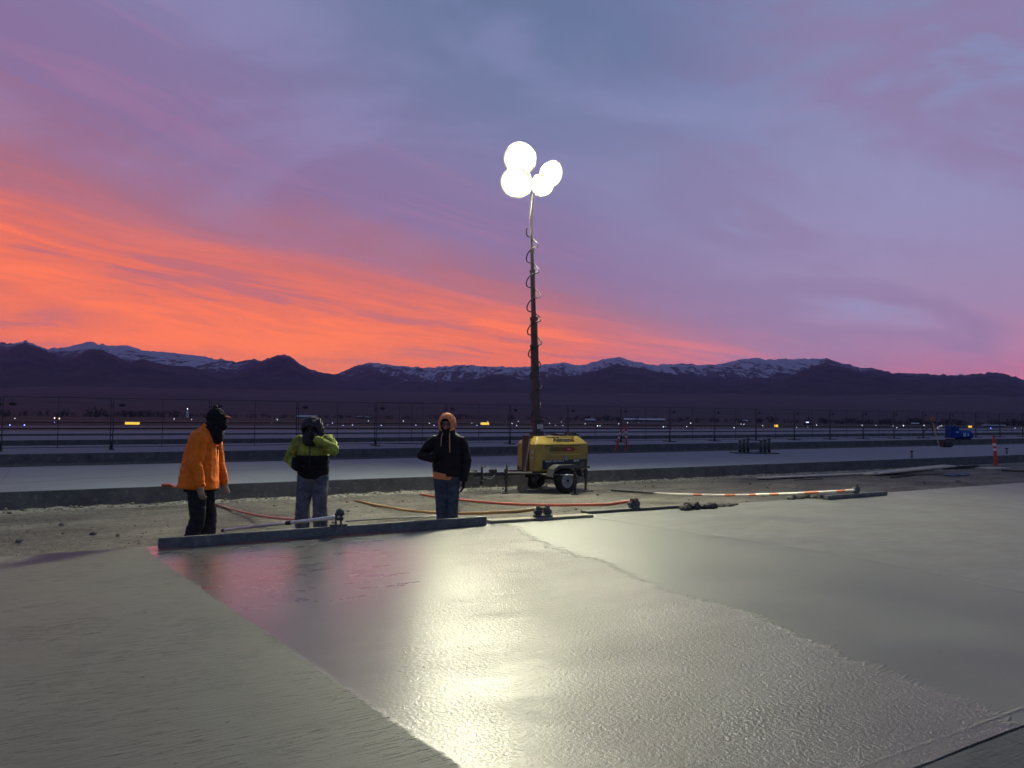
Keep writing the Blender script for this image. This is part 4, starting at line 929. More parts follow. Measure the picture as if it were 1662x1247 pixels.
# 2, 3 bull floats with long handles
def bull_float(lab, A, B, depth, hgt, pb_, hpts, r, m, mboard, block, twin=False, group='bull floats along the slab edge'):
    f = thing('bull_float', lab, 'bull float', group=group)
    pa, pb = on_z(*A, .002), on_z(*B, .002); dd = pb - pa; ln = dd.length; dd.normalize(); Rm = R_from(dd); perp = Rm @ Vector((0, 1, 0)); mid = (pa + pb) / 2 + perp * depth / 2
    mb = MB(); mb.box(mid + Vector((0, 0, hgt / 2)), (ln, depth, hgt), Rm, .008); 
    if twin: mb.box(mid + perp * (depth * .9) - dd * .12 + Vector((0, 0, hgt / 2 + .01)), (ln * .92, depth * .5, hgt), Rm, .006)
    mb.build('blade', mboard, f)
    bp = at_y(*pb_, mid.y); bp = pa + dd * ((bp - pa).dot(dd)) + perp * depth * .5; z0 = hgt
    mb = MB(); mb.box(bp + Vector((0, 0, z0 + .012)), (block[0], depth * .7, .024), Rm, .004)
    for sx in (-1, 1):
        mb.box(bp + dd * sx * block[0] * .3 + Vector((0, 0, z0 + block[1] * .5)), (.022, depth * .5, block[1]), Rm, .004)
        mb.cyl(bp + dd * sx * block[0] * .3 - perp * .05 + Vector((0, 0, z0 + block[1] * .45)), bp + dd * sx * block[0] * .3 + perp * .07 + Vector((0, 0, z0 + block[1] * .45)), block[1] * .28, 12)
    mb.cyl(bp - dd * block[0] * .4 + Vector((0, 0, z0 + block[1] * .75)), bp + dd * block[0] * .4 + Vector((0, 0, z0 + block[1] * .75)), .02, 10)
    mb.build('bracket', mat('cement crusted steel', (.10, .10, .095)), f)
    hp0 = bp + Vector((0, 0, z0 + block[1] * .78)); mb = MB()
    P_ = [hp0] + hpts; mb.path([p for i in range(1) for p in P_], r, 10); h_ = mb.build('handle', m, f); return f, hp0, Rm
def curve_to(a, far, sag, n=12):
    pts = []
    for i in range(1, n + 1):
        t = i / n; p = a.lerp(far, t); p.z -= sag * sin(pi * t); pts.append(p)
    return pts
cream = mat('grimy wooden float', (.27, .235, .165), .7, 0, .4, .003, 20, .25, 6)
hs2 = at_y(886, 827, 10.35); far2 = on_z(578, 813, -.335)
bull_float('wooden bull float with ochre handle, lying beside the end of the long straightedge', (797, 850), (964, 840), .20, .035, (882, 832), curve_to(hs2, far2, .14), .024, yel_p, cream, (.24, .15))
hs3 = at_y(1026, 818, 11.6); far3 = on_z(684, 803, -.335)
bull_float('dark bull float with red handle, lying between the wooden float and the mud lumps', (952, 835), (1107, 825), .16, .04, (1030, 820), curve_to(hs3, far3, .10), .024, red_p, mat('dark float', (.085, .083, .07), .7, 0, .4, .003, 20, .3), (.14, .14))
# 4 float with banded pole
hs4 = at_y(1386, 796, 13.9); far4 = on_z(993, 796, -.335); f4, hp4, _ = bull_float('grey twin board bull float at the right with long orange and white handle', (1345, 811.5), (1441, 804), .12, .07, (1388, 797), [at_y(1386, 794, 14.0)], .02, galv, alu, (.08, .16), True)
bandm = bpy.data.materials.new('orange and white banded pole'); bandm.use_nodes = True; N = NT(bandm.node_tree); p = N.n['Principled BSDF']
xx = N.sep(N.node('ShaderNodeTexCoord').outputs['Object'])[0]; bnd = N.step(N.m('SINE', N.add(N.mul(xx, 10.5), N.mul(N.m('SINE', N.mul(xx, 3.3)), 1.2))), .3, .5)
nearend = N.step(xx, 1.4, 1.2); N.put(p.inputs['Base Color'], N.mix(nearend, N.mix(N.mul(bnd, N.step(xx, 2.2, 2.4)), (.66, .61, .52), (.55, .16, .06)), (.03, .03, .03)))
xm = N.step(xx, 3.2, 3.6); p.inputs['Roughness'].default_value = .32; p.inputs['Metallic'].default_value = .15
# object-space x is measured from the far end of the pole
P0 = far4; dirp = (hs4 - far4).normalized(); Rp = R_from(dirp); LP = (hs4 - far4).length
mb = MB(); mb.path([(LP * i / 14, 0, -.10 * sin(pi * i / 14)) for i in range(15)], .023, 10); hb_ = mb.build('handle', bandm, f4); hb_.matrix_world = Matrix.Translation(P0) @ Rp.to_4x4()

# mud lumps
mudm = mat('dark wet mud', (.045, .042, .033), .7, 0, .4, .01, 30, .5)
def lump(lab, px, py, w, h, seed, z=.0, nm='mud_lump', m=mudm, cat='mud', d=None):
    p = on_z(px, py, z); mb = MB(); rnd = random.Random(seed)
    for i in range(7):
        a = (i / 6 - .5) * w * 1.5; mb.ball((a, rnd.uniform(-.05, .05), h * .25), (rnd.uniform(.05, .10), rnd.uniform(.05, .09), h * rnd.uniform(.4, .9)), 10, 7)
    me = mb.mesh(nm, m); o = bpy.data.objects.new('tmp', me); COL.objects.link(o); r = o.modifiers.new('r', 'REMESH'); r.mode = 'VOXEL'; r.voxel_size = .012
    res = evalmesh(o); bpy.data.objects.remove(o); res.materials.clear(); res.materials.append(m)
    for v in res.vertices: v.co += v.normal * (.02 * noise.noise(v.co * 22 + Vector((seed, 0, 0))) + .008 * noise.noise(v.co * 60))
    for q_ in res.polygons: q_.use_smooth = True
    return tag(link(nm, res, None, p, LANE), lab, cat)
lump('tall dark mud lump at the slab edge right of the red handled float', 1133, 826, .42, .11, 1)
lump('small dark mud crumbs beside the tall lump, left of the banded pole float', 1171, 822, .22, .04, 2)
lump('low mud lump just left of the grey twin board float', 1303, 809, .45, .06, 3)
lump('tiny mud lump hard against the left end of the twin board float', 1323, 808, .20, .05, 4)
lump('thin dark mud smear on the slab edge below the banded pole', 1176, 821, .34, .02, 5)

# lumber, bars and litter by the cured slab's face, right
def plank(lab, A, B, w, h, za, zb2, m, cat='board', nm='board', grp=None):
    a, b_ = on_z(*A, za), on_z(*B, zb2); d_ = b_ - a; Rr = R_from(d_); mb = MB(); mb.box((a + b_) / 2 + Vector((0, 0, h / 2)), (d_.length, w, h), Rr, .004); return tag(mb.build(nm, m), lab, cat, grp)
dk = mat('tarry dark timber', (.03, .027, .024), .8, 0, .3, .003, 20, .4); paleb = mat('pale dusty board', (.33, .31, .26), .8, 0, .3, .002, 20, .25)
G = 'boards dumped by the cured slab'
plank('long pale board lying at the foot of the cured slab wall', (1235, 777), (1420, 769), .35, .035, -.33, -.33, paleb, grp=G)
plank('pale board sloping up from the dirt with its right end raised', (1400, 771), (1542, 757), .55, .04, -.33, -.10, paleb, grp=G)
plank('dark narrow board under the raised pale board', (1420, 772), (1515, 763), .14, .08, -.34, -.32, dk, grp=G)
plank('black timber bar lying left of the orange channelizer post', (1532, 762), (1586, 759), .12, .08, -.34, -.34, dk, grp=G)
plank('dark board at the right edge beyond the orange channelizer post', (1625, 765), (1700, 768), .12, .05, -.34, -.34, dk, grp=G)
plank('thin dark lath with pinkish end in front of the sloping board', (1442, 770), (1476, 767), .05, .02, -.34, -.34, mat('pinkish lath', (.28, .12, .10), .8), grp=G)
plank('flat dark plank left of the sloping board in the dirt', (1232, 779), (1302, 776), .12, .03, -.35, -.35, dk, grp=G)
plank('short dark lath in front of the long pale board', (1290, 780), (1335, 778), .06, .02, -.35, -.35, dk, grp=G)
plank('crumpled dark scrap board between the lath and black bar', (1447, 776), (1482, 772), .12, .03, -.35, -.34, dk, grp=G)
p = on_z(1553, 772, -.35); mb = MB(); mb.ball((0, 0, .02), (.62, .22, .06), 20, 10); t_ = mb.build('tarp', mat('blue grey tarp', (.055, .075, .12), .6, 0, .4, .02, 12, .4), None, p, LANE)
for v in t_.data.vertices: v.co.z = max(-.01, v.co.z + .05 * noise.noise(v.co * 6)); v.co.x += .06 * noise.noise(v.co * 4 + Vector((5, 0, 0)))
tag(t_, 'crumpled blue grey tarp lying on the dirt in front of the black bar', 'tarp')
# small stones
stones = [(392 / 3.9 + 0, 853), (256, 852), (1218, 786), (1290, 783), (1555, 782), (60, 842), (150, 868), (600, 846), (930, 842), (990, 812), (1245, 792), (420, 836), (30, 880), (1450, 790), (1500, 785), (200, 836)]
for i, (px, py) in enumerate(stones[::2]):
    p = on_z(px, py, -.35); mb = MB(); mb.ball((0, 0, .015), (.05 + .02 * (i % 3), .035, .028), 9, 6)
    if i == 0: st0 = None
    for v in mb.v: v += Vector((1, 1, 1)) * .018 * noise.noise(v * 30 + Vector((i * 3, 0, 0)))
    tag(mb.build('stone', mat('grey stone', (.12, .11, .10), .9, 0, .3, .004, 40, .3), None, p, i), 'small rough stone lying loose on the sandy dirt strip', 'stone', 'loose stones on the dirt strip')

# ------------------------------------------------------------------ cones and channelizer posts
orange_p = mat('orange plastic', (.38, .035, .018), .5, 0, .4, .001, 20, .15)
white_t = mat('reflective white band', (.62, .50, .46), .4)
def post(lab, px, py, z, h, tilt, grp='orange channelizer posts', face=0.0, base=True, sc_=1.0):
    r_ = thing('channelizer_post', lab, 'traffic post', on_z(px, py, z), 0, grp); mb = MB()
    prof = [(.060, .03), (.058, .06), (.052, h * .5), (.050, h * .86), (.044, h * .9), (.030, h * .92), (.030, h * .985), (.045, h), (.001, h)]
    mb.lathe((0, 0, 0), (0, 0, 1), [(a * sc_, b_) for a, b_ in prof], 20); tb = mb.build('tube', orange_p, r_)
    mb = MB(); mb.lathe((0, 0, 0), (0, 0, 1), [(.052 * sc_, h * .66), (.0555 * sc_, h * .665), (.0545 * sc_, h * .735), (.05 * sc_, h * .74)], 20); mb.build('band', white_t, tb)
    mb = MB(); mb.lathe((0, 0, 0), (0, 0, 1), [(.052 * sc_, h * .50), (.0565 * sc_, h * .505), (.0555 * sc_, h * .575), (.05 * sc_, h * .58)], 20); mb.build('band', white_t, tb)
    if base: mb = MB(); mb.lathe((0, 0, 0), (0, 0, 1), [(.20, .0), (.20, .03), (.16, .05), (.07, .06), (.001, .06)], 8); mb.build('base', rubber, r_)
    r_.rotation_euler = (tilt[1], tilt[0], 0); return r_
post('orange channelizer post with two pale bands standing upright on a dark base at the right', 1617, 757, -.30, 1.13, (radians(-4), 0), base=False, sc_=1.05)
post('left one of two red orange posts beyond the light tower, leaning right', 999, 733, -.02, 1.05, (radians(14), 0), base=False, sc_=.75)
post('upright one of two red orange posts beyond the light tower', 1017, 732, -.02, 1.08, (radians(-2), 0), base=False, sc_=.75)
mb = MB(); mb.box((0, 0, .02), (1.1, .7, .04), None, .01); tag(mb.build('skid_mat', paleb, None, on_z(1612, 761, -.35), LANE), 'flat dusty mat under the orange channelizer post', 'mat')
# small stake stubs on cured slab
def stub(lab, px, py, h):
    r_ = thing('pipe_stub', lab, 'pipe', on_z(px, py, 0)); mb = MB(); mb.cyl((0, 0, 0), (0, 0, h), .035, 12); mb.build('shaft', mat('grey pipe', (.10, .10, .11), .5), r_); mb = MB(); mb.cyl((0, 0, h), (0, 0, h + .05), .055, 12); mb.build('cap', black_steel, r_)
stub('short grey pipe stub standing near the edge of the cured slab, left of the post', 1480, 744, .22); stub('faint short pipe stub near the cured slab edge at far right', 1634, 737, .2)
# red glove on the slab edge
p = on_z(264, 790, .0); mb = MB(); hand(mb, (0, 0, .03), (1, .2, 0), (0, 0, -1), 1, 1.4, .3); g_ = sculpt('glove', mb, mat('red rubber glove', (.42, .07, .04), .6), None, .008, 2); g_.location = p; tag(g_, 'red glove dropped on the edge of the cured slab behind the orange jacket man', 'glove')

# drainage grate frame with two clusters of dark standing bars
fr = thing('dowel_rack', 'low dark frame with two clusters of upright dark pipes on the cured slab', 'pipe rack', on_z(1224, 736, 0), 0)
mb = MB(); mb.box((0, 0, .02), (1.75, .7, .04), None, .01); mb.build('pallet', mat('dark pallet', (.05, .05, .055), .7), fr)
mb = MB(); mb.box((0, .12, .08), (1.2, .05, .05)); mb.build('rail', galv, fr)
for cx in (-.40, .42):
    for i in range(6):
        x_ = cx + (i % 3 - 1) * .155 + .012 * (i // 3); y_ = -.1 + .2 * (i // 3); mb = MB(); hh = .46 + .04 * ((i * 7) % 3); mb.cyl((x_, y_, .04), (x_, y_, hh), .030, 12); mb.cyl((x_, y_, hh), (x_, y_, hh + .05), .042, 12); mb.build('pipe', mat('dark standing pipe', (.05, .052, .06), .6), fr)

# survey tripod
tp = on_z(1519, 722, 0); tr = thing('survey_tripod', 'survey tripod with yellow legs and orange head standing on the slabs at the right', 'tripod', (0, 0, 0))
hd = at_y(1513.5, 686, tp.y); lm = mat('yellow tripod legs', (.34, .27, .13), .6)
feet = [on_z(1524, 723, 0), on_z(1490, 712, 0), on_z(1514, 708.5, 0)]
for i, f_ in enumerate(feet):
    f2 = f_.copy(); mb = MB(); mb.path([hd, (hd + f2) / 2], .028, 8, ratio=1.5); mb.path([(hd + f2) / 2 * 1.0, f2], [.024, .02], 8); mb.build('leg', lm if i == 0 else fence_steel, tr)
mb = MB(); mb.box(hd + Vector((0, 0, .02)), (.30, .22, .06), None, .01); mb.build('head', black_steel, tr)
mb = MB(); mb.box(hd + Vector((0, 0, .19)), (.19, .14, .19), None, .03); mb.box(hd + Vector((0, 0, .36)), (.06, .05, .10), None, .01); mb.cyl(hd + Vector((0, -.12, .2)), hd + Vector((0, .12, .2)), .05, 12); mb.build('instrument', mat('orange instrument', (.40, .16, .05), .5), tr)
p = on_z(1536, 726, 0); cs = thing('instrument_case', 'black carrying case on the slab beside the survey tripod', 'case', p, .2); mb = MB(); mb.box((0, 0, .15), (.52, .32, .28), None, .03); mb.build('shell', mat('black case', (.012, .012, .015), .5), cs); mb = MB(); mb.path([(-.1, 0, .29), (-.08, 0, .34), (.08, 0, .34), (.1, 0, .29)], .014, 8); mb.build('handle', black_steel, cs)
# blue machine with tank
bl = mat('blue paint', (.008, .045, .20), .6, 0, .15, 0, 1, .15); p = on_z(1556, 714.5, 0)
cm = thing('water_pump', 'blue machine with tall box and lying tank on the far slab', 'machine', p, .15)
Lm = p.y / 1249
mb = MB(); mb.box((-11.5 * Lm, 0, 13 * Lm), (13.5 * Lm, .7, 19 * Lm), None, .04); mb.build('box', bl, cm)
mb = MB(); mb.path([(-5 * Lm, -.1, 8.6 * Lm), (15.5 * Lm, -.1, 8.6 * Lm)], 7.2 * Lm, 24, round_=True); mb.build('tank', bl, cm)
mb = MB(); mb.box((1.6 * Lm, -.1 - 7.3 * Lm, 9 * Lm), (2 * Lm, .02, 6 * Lm)); mb.box((4.2 * Lm, -.1 - 7.3 * Lm, 9 * Lm), (2 * Lm, .02, 6 * Lm)); mb.box((9.3 * Lm, -.1 - 7.3 * Lm, 9 * Lm), (2.2 * Lm, .02, 5 * Lm)); mb.box((-9.5 * Lm, -.38, 13 * Lm), (4 * Lm, .02, 2 * Lm)); mb.build('white_marks', mat('white mark', (.35, .45, .6), .5), cm)
mb = MB(); mb.box((0, 0, 1.2 * Lm), (34 * Lm, .8, 1.6 * Lm), None, .02); mb.build('skid', black_steel, cm)

# ------------------------------------------------------------------ fence
def chain_mesh(L, H, sp=.075):
    mb = MB(); r = .0022
    def clip(x0, sgn):
        a, b_ = 0.0, H; xa, xb = x0, x0 + sgn * H
        za, zb_ = 0.0, H
        if sgn > 0:
            if xa < 0: za = -xa; xa = 0
            if xb > L: zb_ = H - (xb - L); xb = L
        else:
            if xa > L: za = xa - L; xa = L
            if xb < 0: zb_ = H + xb; xb = 0
        return (xa, za, xb, zb_) if zb_ - za > .02 else None
    x = -H
    while x < L:
        c_ = clip(x, 1)
        if c_: mb.path([(c_[0], 0, c_[1]), (c_[2], 0, c_[3])], r, 3, round_=False, cap=False, sm=False)
        c_ = clip(x + H, -1)
        if c_: mb.path([(c_[0], .003, c_[1]), (c_[2], .003, c_[3])], r, 3, round_=False, cap=False, sm=False)
        x += sp * 1.414
    return mb.mesh('chain_link', fence_steel)
PL, PH = 3.36, 1.88
cl = chain_mesh(PL, PH - .12)
def panel_meshes():
    a = MB(); a.path([(.02, 0, .0), (.02, 0, PH)], .019, 8); a.path([(PL - .02, 0, 0), (PL - .02, 0, PH)], .019, 8); a.path([(PL / 2, 0, .08), (PL / 2, 0, PH)], .013, 8); a.path([(.02, 0, PH), (PL - .02, 0, PH)], .013, 8); a.path([(.02, 0, .10), (PL - .02, 0, .10)], .013, 8)
    f = MB(); f.box((-.02, 0, .035), (.14, .95, .03), None, .004); f.path([(-.02, -.44, .035), (-.02, .44, .035)], .02, 8); f.cyl((-.02, 0, .03), (-.02, 0, .30), .032, 10)
    lt = MB(); lt.ball((.30, 0, PH - .24), (.13, .06, .065), 12, 8); lt.box((.30, 0, PH - .09), (.012, .02, .16))
    c_ = MB(); c_.cyl((-.03, 0, PH - .3), (-.03, 0, PH - .24), .045, 8); c_.cyl((-.03, 0, .5), (-.03, 0, .56), .045, 8)
    return a.mesh('frame', fence_steel), f.mesh('foot', mat('black fence foot', (.02, .02, .022), .8)), lt.mesh('warning_lamp', mat('smoked lamp plastic', (.02, .018, .018), .5)), c_.mesh('clamp', fence_steel)
fr_m, ft_m, lt_m, cl_m = panel_meshes()
FT = 31.8
def place_word(s_):
    if s_ < 2: return 'left of the orange jacket man'
    if s_ < 8.5: return 'between the orange and lime jacket men'
    if s_ < 12: return 'just right of the lime jacket man'
    if s_ < 18.5: return 'behind the man in the black jacket'
    if s_ < 22: return 'behind the light tower'
    if s_ < 35: return 'beyond the two orange posts'
    if s_ < 60: return 'behind the survey tripod and blue machine'
    return 'at the far right end of the fence'
i = -2
fence_s = [-1.44 + 3.4 * k_ for k_ in range(-2, 24)]
for s_ in fence_s:
    last = s_ > 42
    r_ = thing('fence_panel', 'chain link fence panel ' + place_word(s_), 'fence panel', st_(s_, FT, .0), LANE, 'temporary fence panels on the far slab')
    link('frame', fr_m, r_); link('chain_link', cl, r_, (0, 0, .11)); link('foot', ft_m, r_); link('clamp', cl_m, r_)
    if s_ < 60: link('warning_lamp', lt_m, r_)
r_ = thing('fence_panel', 'chain link fence panel swung open towards the workers', 'fence panel', st_(12.16, FT - .02, .01), LANE + radians(-38), 'temporary fence panels on the far slab')
r_.scale = (.62, 1, 1); link('frame', fr_m, r_); link('chain_link', cl, r_, (0, 0, .11))

# ------------------------------------------------------------------ low barricades
bar_or = mat('orange barricade plastic', (.34, .045, .03), .6, 0, .4, .001, 20, .3); bar_w = mat('dull white barricade band', (.30, .26, .27), .6)
def bar_meshes():
    a = MB(); a.prism([(-1.2, -.13, 0), (-1.2, .13, 0), (-1.2, .10, .26), (-1.2, -.10, .26)], (2.4, 0, 0)); 
    b_ = MB(); 
    for x_ in (-.75, .0, .75): b_.prism([(x_ - .13, -.134, .02), (x_ - .13, .134, .02), (x_ - .13, .104, .263), (x_ - .13, -.104, .263)], (.26, 0, 0))
    c_ = MB(); 
    for x_ in (-1.0, 1.0): c_.cyl((x_, 0, .26), (x_, 0, .40), .055, 10)
    return a.mesh('body', bar_or), b_.mesh('white_bands', bar_w), c_.mesh('flasher', mat('red lens', (.25, .02, .02), .4))
bm_, bw_, bf_ = bar_meshes()
bars = [(220, 721), (1100, 698), (1141, 698), (1168, 700), (1192, 700), (1229, 700.5), (1276, 700.5), (1316, 702), (1330, 704), (1352, 702), (1392, 703), (1457, 703.5), (1495, 704), (1596, 705.5), (1535, 706)]
for i, (px, py) in enumerate(bars):
    p = ground_hit(px, py, .05)
    lab = 'low orange barricade alone beyond the fence at the left' if i == 0 else ('low orange and white barricade beyond the fence, ' + ('beyond the pipe rack' if px < 1260 else 'near the distant dark truck' if px < 1400 else 'near the tripod and blue machine'))
    r_ = thing('barricade', lab, 'barricade', p, LANE * .3, 'low barricades beyond the fence'); link('body', bm_, r_); link('white_bands', bw_, r_); link('flasher', bf_, r_)
    if i == 0: r_.scale = (.6, 1, 1)

# ------------------------------------------------------------------ airfield lights and signs
def emis(name, c, s_):
    m = bpy.data.materials.new(name); m.use_nodes = True; p = m.node_tree.nodes['Principled BSDF']; p.inputs['Base Color'].default_value = col(c); p.inputs['Emission Color'].default_value = col(c); p.inputs['Emission Strength'].default_value = s_; return m
e_blue = emis('blue lamp glass', (.12, .18, 1.0), 9); e_white = emis('white lamp glass', (.85, .88, 1.0), 6); e_warm = emis('warm lamp glass', (1, .82, .55), 7); e_pale = emis('pale blue lamp glass', (.5, .6, 1.0), 5)
stem_m = MB(); stem_m.cyl((0, 0, 0), (0, 0, .28), .03, 8); stem_me = stem_m.mesh('stake', fence_steel)
glob = {}
for nm, m_ in (('b', e_blue), ('w', e_white), ('y', e_warm), ('p', e_pale)):
    q_ = MB(); q_.ball((0, 0, .33), (.07, .07, .075), 10, 8); glob[nm] = q_.mesh('lamp_globe', m_)
LIGHTS = [(15.9, 690.2, 'b', 1.5), (39.7, 690.2, 'b', 1.7), (88.6, 685.7, 'b', 1), (88.6, 678.7, 'y', 1.3), (96.3, 679.5, 'y', 1.5), (24.4, 679.5, 'w', .7), (282.6, 680.3, 'w', .8), (311, 681.3, 'w', .7), (440.7, 687, 'w', .5), (450.3, 681.4, 'w', 1.1), (532, 690, 'p', .7), (539.8, 686.8, 'p', .9), (557, 690.7, 'p', .9), (572, 690.2, 'p', 1.1), (598, 683.5, 'w', .8), (619, 690.7, 'p', 1.2), (654.7, 683.5, 'w', .8), (675, 690.2, 'p', 1.2), (697, 687.3, 'w', .7), (704.6, 690.5, 'p', 1), (766, 687, 'w', .7), (774, 690.5, 'p', .9), (791.7, 684.5, 'w', .6), (831, 687.6, 'w', .8), (838.4, 691, 'p', 1.1), (841, 684, 'w', .7), (892, 678, 'w', .9), (892, 687.4, 'w', .8), (901.8, 691, 'p', .9), (911, 685, 'w', .7), (913.7, 691, 'p', .8), (949.7, 688, 'w', .7), (969.8, 691.4, 'w', 1.2), (973.7, 691.4, 'w', .9), (1004, 688, 'w', .8), (1018.6, 686.3, 'w', .9), (1036.4, 685.9, 'w', .8), (1077.6, 682.5, 'w', .9), (1076.6, 693, 'w', 1), (1080.5, 692.6, 'w', .7), (1114.4, 692.6, 'w', .8), (1121, 687, 'w', 1), (1191.4, 694.3, 'w', 1), (1202.7, 688.5, 'w', .7), (1207.5, 689, 'w', .8), (1238, 690.9, 'w', 1), (1293, 694.3, 'w', .7), (1311.2, 693.8, 'p', .6), (1325.4, 690.2, 'w', 1), (1399.3, 690.6, 'w', .9), (1421.8, 691, 'w', .6), (1455.4, 694.3, 'w', .8), (1466.4, 691, 'w', 1.2), (1449.7, 691.5, 'w', .6), (1499.5, 690.8, 'w', 1), (1528, 691.4, 'w', .8), (1522, 694.6, 'w', .8), (1525.4, 692.4, 'w', .7), (1584.2, 692.1, 'w', 1), (1600.3, 691.7, 'w', .9), (1607.9, 695.4, 'b', 1.5), (1647.6, 695.3, 'p', .9), (1658.9, 695.5, 'w', 1.1)]
for (px, py, c_, sz) in LIGHTS:
    q_ = ground_hit(px, py, .33); r = sqrt(q_.x ** 2 + q_.y ** 2)
    f = r / 1249 / .0800 * .42 * sz       # the glass is seen blurred to about a pixel and a half
    lab = {'b': 'deep blue glowing airfield edge light on a short stake', 'w': 'small white glowing airfield light beyond the fence', 'y': 'warm white glowing airfield light, one of a close pair at the left', 'p': 'pale blue glowing airfield edge light beyond the fence'}[c_]
    r_ = thing('airfield_light', lab, 'airfield light', q_, 0, {'b': 'deep blue airfield lights', 'w': 'white airfield lights', 'y': 'close pair of warm airfield lights', 'p': 'pale blue airfield lights'}[c_])
    a_ = link('stake', stem_me, r_); g2 = link('lamp_globe', glob[c_], r_); g2.scale = (f, f, f); g2.location = (0, 0, .33 - .33 * f)
e_sign = emis('lit yellow sign face', (1, .62, .08), .95)
def sign(lab, x0, x1, py, hpx):
    q_ = ground_hit((x0 + x1) / 2, py, .5); r = sqrt(q_.x ** 2 + q_.y ** 2); w = (x1 - x0) / 1249 * r; h = hpx / 1249 * r
    r_ = thing('airfield_sign', lab, 'sign', q_, 0); mb = MB(); mb.box((0, 0, .5), (w, .2, h), None, .02); mb.build('housing', black_steel, r_)
    mb = MB(); mb.box((0, -.105, .5), (w * .96, .02, h * .86)); fc = mb.build('lit_face', e_sign, r_)
    mb = MB(); 
    for sx in (-.4, .4): mb.cyl((w * sx, 0, 0), (w * sx, 0, .5 - h * .4), .04, 8)
    mb.build('leg', fence_steel, r_); return r_, w, h
sign('long lit yellow airfield sign beyond the fence, left of the orange jacket man', 204.5, 226.5, 687.3, 4.2)
sign('lit yellow airfield sign between the black jacket man and the light tower', 780, 794, 687.8, 4.4)
sign('small square lit yellow airfield sign beyond the pipe rack', 1256.5, 1262.5, 691.4, 4.2)
sign('small pale lit sign just right of the blue machine', 1571.5, 1577, 692.8, 3)

# ------------------------------------------------------------------ far buildings, tower, vehicle, trees
pale = mat('pale metal roof', (.40, .38, .42), .6); wallm = mat('dim wall', (.10, .09, .095), .8); winm = mat('dark window', (.02, .02, .03), .3)
def building(lab, x0, x1, py, hpx, roof=pale):
    q_ = ground_hit((x0 + x1) / 2, py + hpx * .5, 0); r = sqrt(q_.x ** 2 + q_.y ** 2); w = (x1 - x0) / 1249 * r; h = hpx / 1249 * r
    a = atan2(q_.y, q_.x) - pi / 2; r_ = thing('hangar', lab, 'building', q_, a); D = min(w * .6, 18)
    mb = MB(); mb.box((0, D / 2, h * .36), (w, D, h * .72)); mb.build('wall', wallm, r_)
    mb = MB(); mb.prism([(-w / 2 - .5, -.6, h * .70), (-w / 2 - .5, D / 2, h * 1.25), (-w / 2 - .5, D + .6, h * .70), (-w / 2 - .5, D + .6, h * .62), (-w / 2 - .5, -.6, h * .62)], (w + 1, 0, 0)); mb.build('roof', roof, r_)
    n = max(2, int(w / 9))
    for i in range(min(n, 12)): mb = MB(); mb.box((-w / 2 + (i + .5) * w / n, -.05, h * .28), (w / n * .5, .1, h * .4)); mb.build('door', winm, r_)
building('long low building with pale roof on the horizon, right of the light tower', 1014, 1078, 682.5, 4.2)
building('short pale roofed building on the horizon touching the light tower side', 951, 966, 683, 4)
building('pale roofed building on the horizon behind the hood of the lime jacket man', 483, 512, 677.5, 4)
building('dim roofed building on the horizon between the lime jacket and black jacket men', 578, 602, 678, 3.5, mat('dim roof', (.2, .18, .2), .7))
building('small pale shed on the horizon beyond the pipe rack', 1206, 1213, 684, 3)
building('pale building on the horizon with lit front, left of the blue machine', 1481, 1490, 689, 3)
building('wide dim building low on the horizon beyond the blue light at right', 1600, 1626, 692, 2.6, mat('bluish roof', (.22, .25, .36), .7))
q_ = ground_hit(304, 677.5, 0); r = sqrt(q_.x ** 2 + q_.y ** 2)
tw = thing('radar_cone', 'slim pale pointed tower on the horizon just left of the orange jacket man', 'tower', q_); u_ = r / 1249
mb = MB(); mb.lathe((0, 0, 0), (0, 0, 1), [(2.6 * u_, 0), (2.3 * u_, 2 * u_), (1.2 * u_, 8 * u_), (.35 * u_, 11.5 * u_), (.001, 12 * u_)], 12); mb.build('shaft', mat('pale tower', (.55, .52, .58), .6), tw)
mb = MB(); mb.ball((0, 0, 12.6 * u_), .5 * u_, 10, 8); mb.build('lamp', e_white, tw)
q_ = ground_hit(1311, 691, 0); r = sqrt(q_.x ** 2 + q_.y ** 2); u_ = r / 1249
vh = thing('service_truck', 'distant dark service truck with a pale roof light, right of the small yellow sign', 'truck', q_)
mb = MB(); mb.box((-1.5 * u_, 0, 2.8 * u_), (10 * u_, 3 * u_, 3.6 * u_), None, .2 * u_); mb.box((5 * u_, 0, 2.2 * u_), (4 * u_, 3 * u_, 2.6 * u_), None, .3 * u_); mb.build('body', mat('dark truck', (.02, .02, .025), .5), vh)
for x_ in (-4.5, 4.8): mb = MB(); mb.cyl((x_ * u_, -1.6 * u_, .9 * u_), (x_ * u_, 1.6 * u_, .9 * u_), .9 * u_, 12); mb.build('wheel', rubber, vh)
mb = MB(); mb.box((-1 * u_, -1.2 * u_, 5 * u_), (4 * u_, .5 * u_, .7 * u_)); mb.build('roof_light', e_pale, vh)
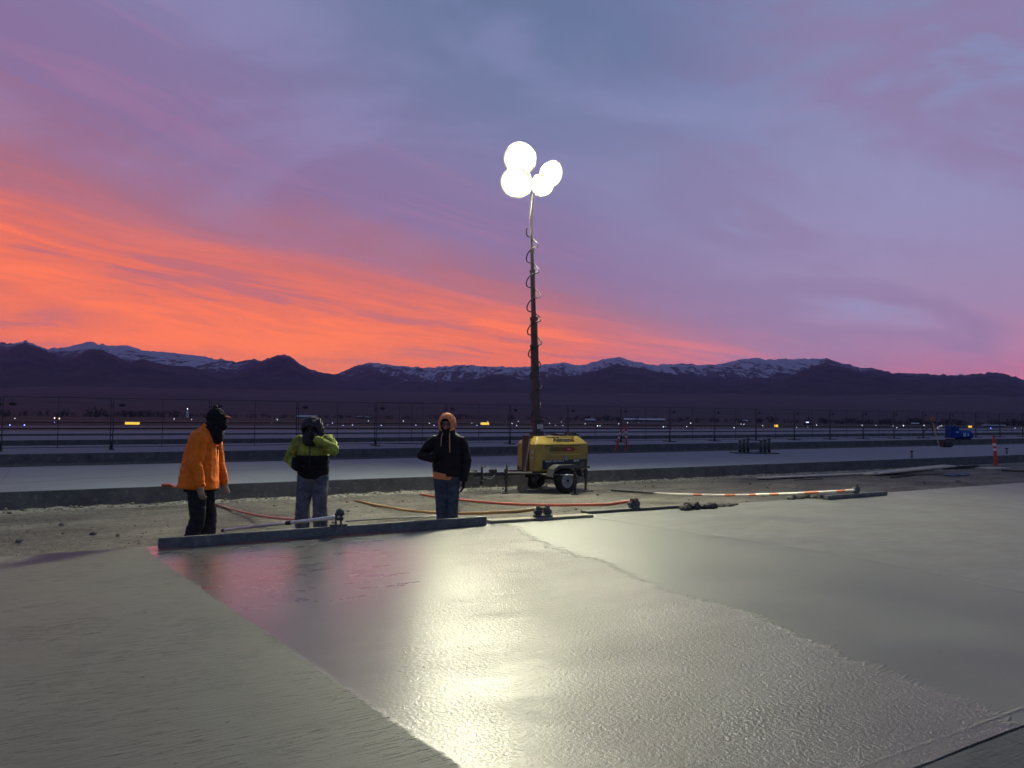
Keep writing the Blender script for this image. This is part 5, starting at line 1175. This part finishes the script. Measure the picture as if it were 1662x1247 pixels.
# far tree line: one mass
mb = MB(); rnd = random.Random(3)
def trees_band(x0, x1, n, hpx_, rr=(1050, 1450)):
    for _ in range(n):
        x = rnd.uniform(x0, x1); R_ = rnd.uniform(*rr); d = ray(x, 670); h = sqrt(d.x ** 2 + d.y ** 2); c_ = Vector((d.x / h * R_, d.y / h * R_, gz_r(R_)))
        H_ = hpx_ * (.55 + .5 * noise.noise(Vector((x * .03, 3, 0))) + rnd.uniform(0, .35)) / 1249 * R_; H_ = max(H_, 2.5); wd = H_ * rnd.uniform(.45, .8)
        for k_ in range(26):
            v = Vector((rnd.gauss(0, .45), rnd.gauss(0, .45), rnd.uniform(-1, 1))); 
            cc = c_ + Vector((v.x * wd, v.y * wd, H_ * (.52 + .48 * v.z * (1 - .3 * abs(v.x))))); s_ = H_ * rnd.uniform(.06, .16)
            vs = [cc + Vector((rnd.uniform(-1, 1), rnd.uniform(-1, 1), rnd.uniform(-1, 1))) * s_ for _ in range(4)]; mb._add(vs, [(0, 1, 2), (0, 2, 3), (0, 3, 1), (1, 3, 2)])
        mb.path([c_, c_ + Vector((0, 0, H_ * .6))], H_ * .03, 4, round_=False)
trees_band(-60, 110, 60, 11); trees_band(110, 180, 14, 6); trees_band(140, 290, 60, 12); trees_band(280, 700, 110, 8); trees_band(700, 1662, 260, 9); trees_band(1600, 1800, 40, 10); trees_band(940, 1000, 14, 10); trees_band(1330, 1560, 80, 10)
tag(mb.build('distant_trees', mat('bare dark trees', (.022, .018, .018), .95, 0, .1), fix=False), kind='stuff')
# utility poles on the plain
for i, (px, py, hp_) in enumerate([(982, 668, 19), (1296, 672, 16), (1238, 684, 10), (1448, 676, 14)]):
    q_ = ground_hit(px, 684 + i, 0) ; r = sqrt(q_.x ** 2 + q_.y ** 2); u_ = r / 1249
    mb = MB(); mb.cyl((0, 0, 0), (0, 0, hp_ * u_), .35 * u_, 8); mb.box((0, 0, hp_ * .94 * u_), (2.6 * u_, .3 * u_, .35 * u_)); tag(mb.build('utility_pole', fence_steel, None, q_), 'thin distant utility pole on the plain beyond the airfield', 'utility pole', 'distant utility poles')

# ------------------------------------------------------------------ haze
HAZE = 3.7e-5
if HAZE > 0:
    mb = MB(); mb.box((0, 6000, 560), (26000, 24000, 1160)); hz = mb.build('haze', None or mat('unused', (1, 1, 1))); tag(hz, kind='stuff'); hz.data.materials.clear()
    hm = bpy.data.materials.new('air'); hm.use_nodes = True; N = NT(hm.node_tree); N.n.clear()
    pv = N.node('ShaderNodeVolumePrincipled'); pv.inputs['Color'].default_value = (.52, .47, 1.0, 1); pv.inputs['Density'].default_value = HAZE; pv.inputs['Anisotropy'].default_value = .45
    ou = N.node('ShaderNodeOutputMaterial'); N.l.new(pv.outputs[0], ou.inputs['Volume']); hz.data.materials.append(hm)
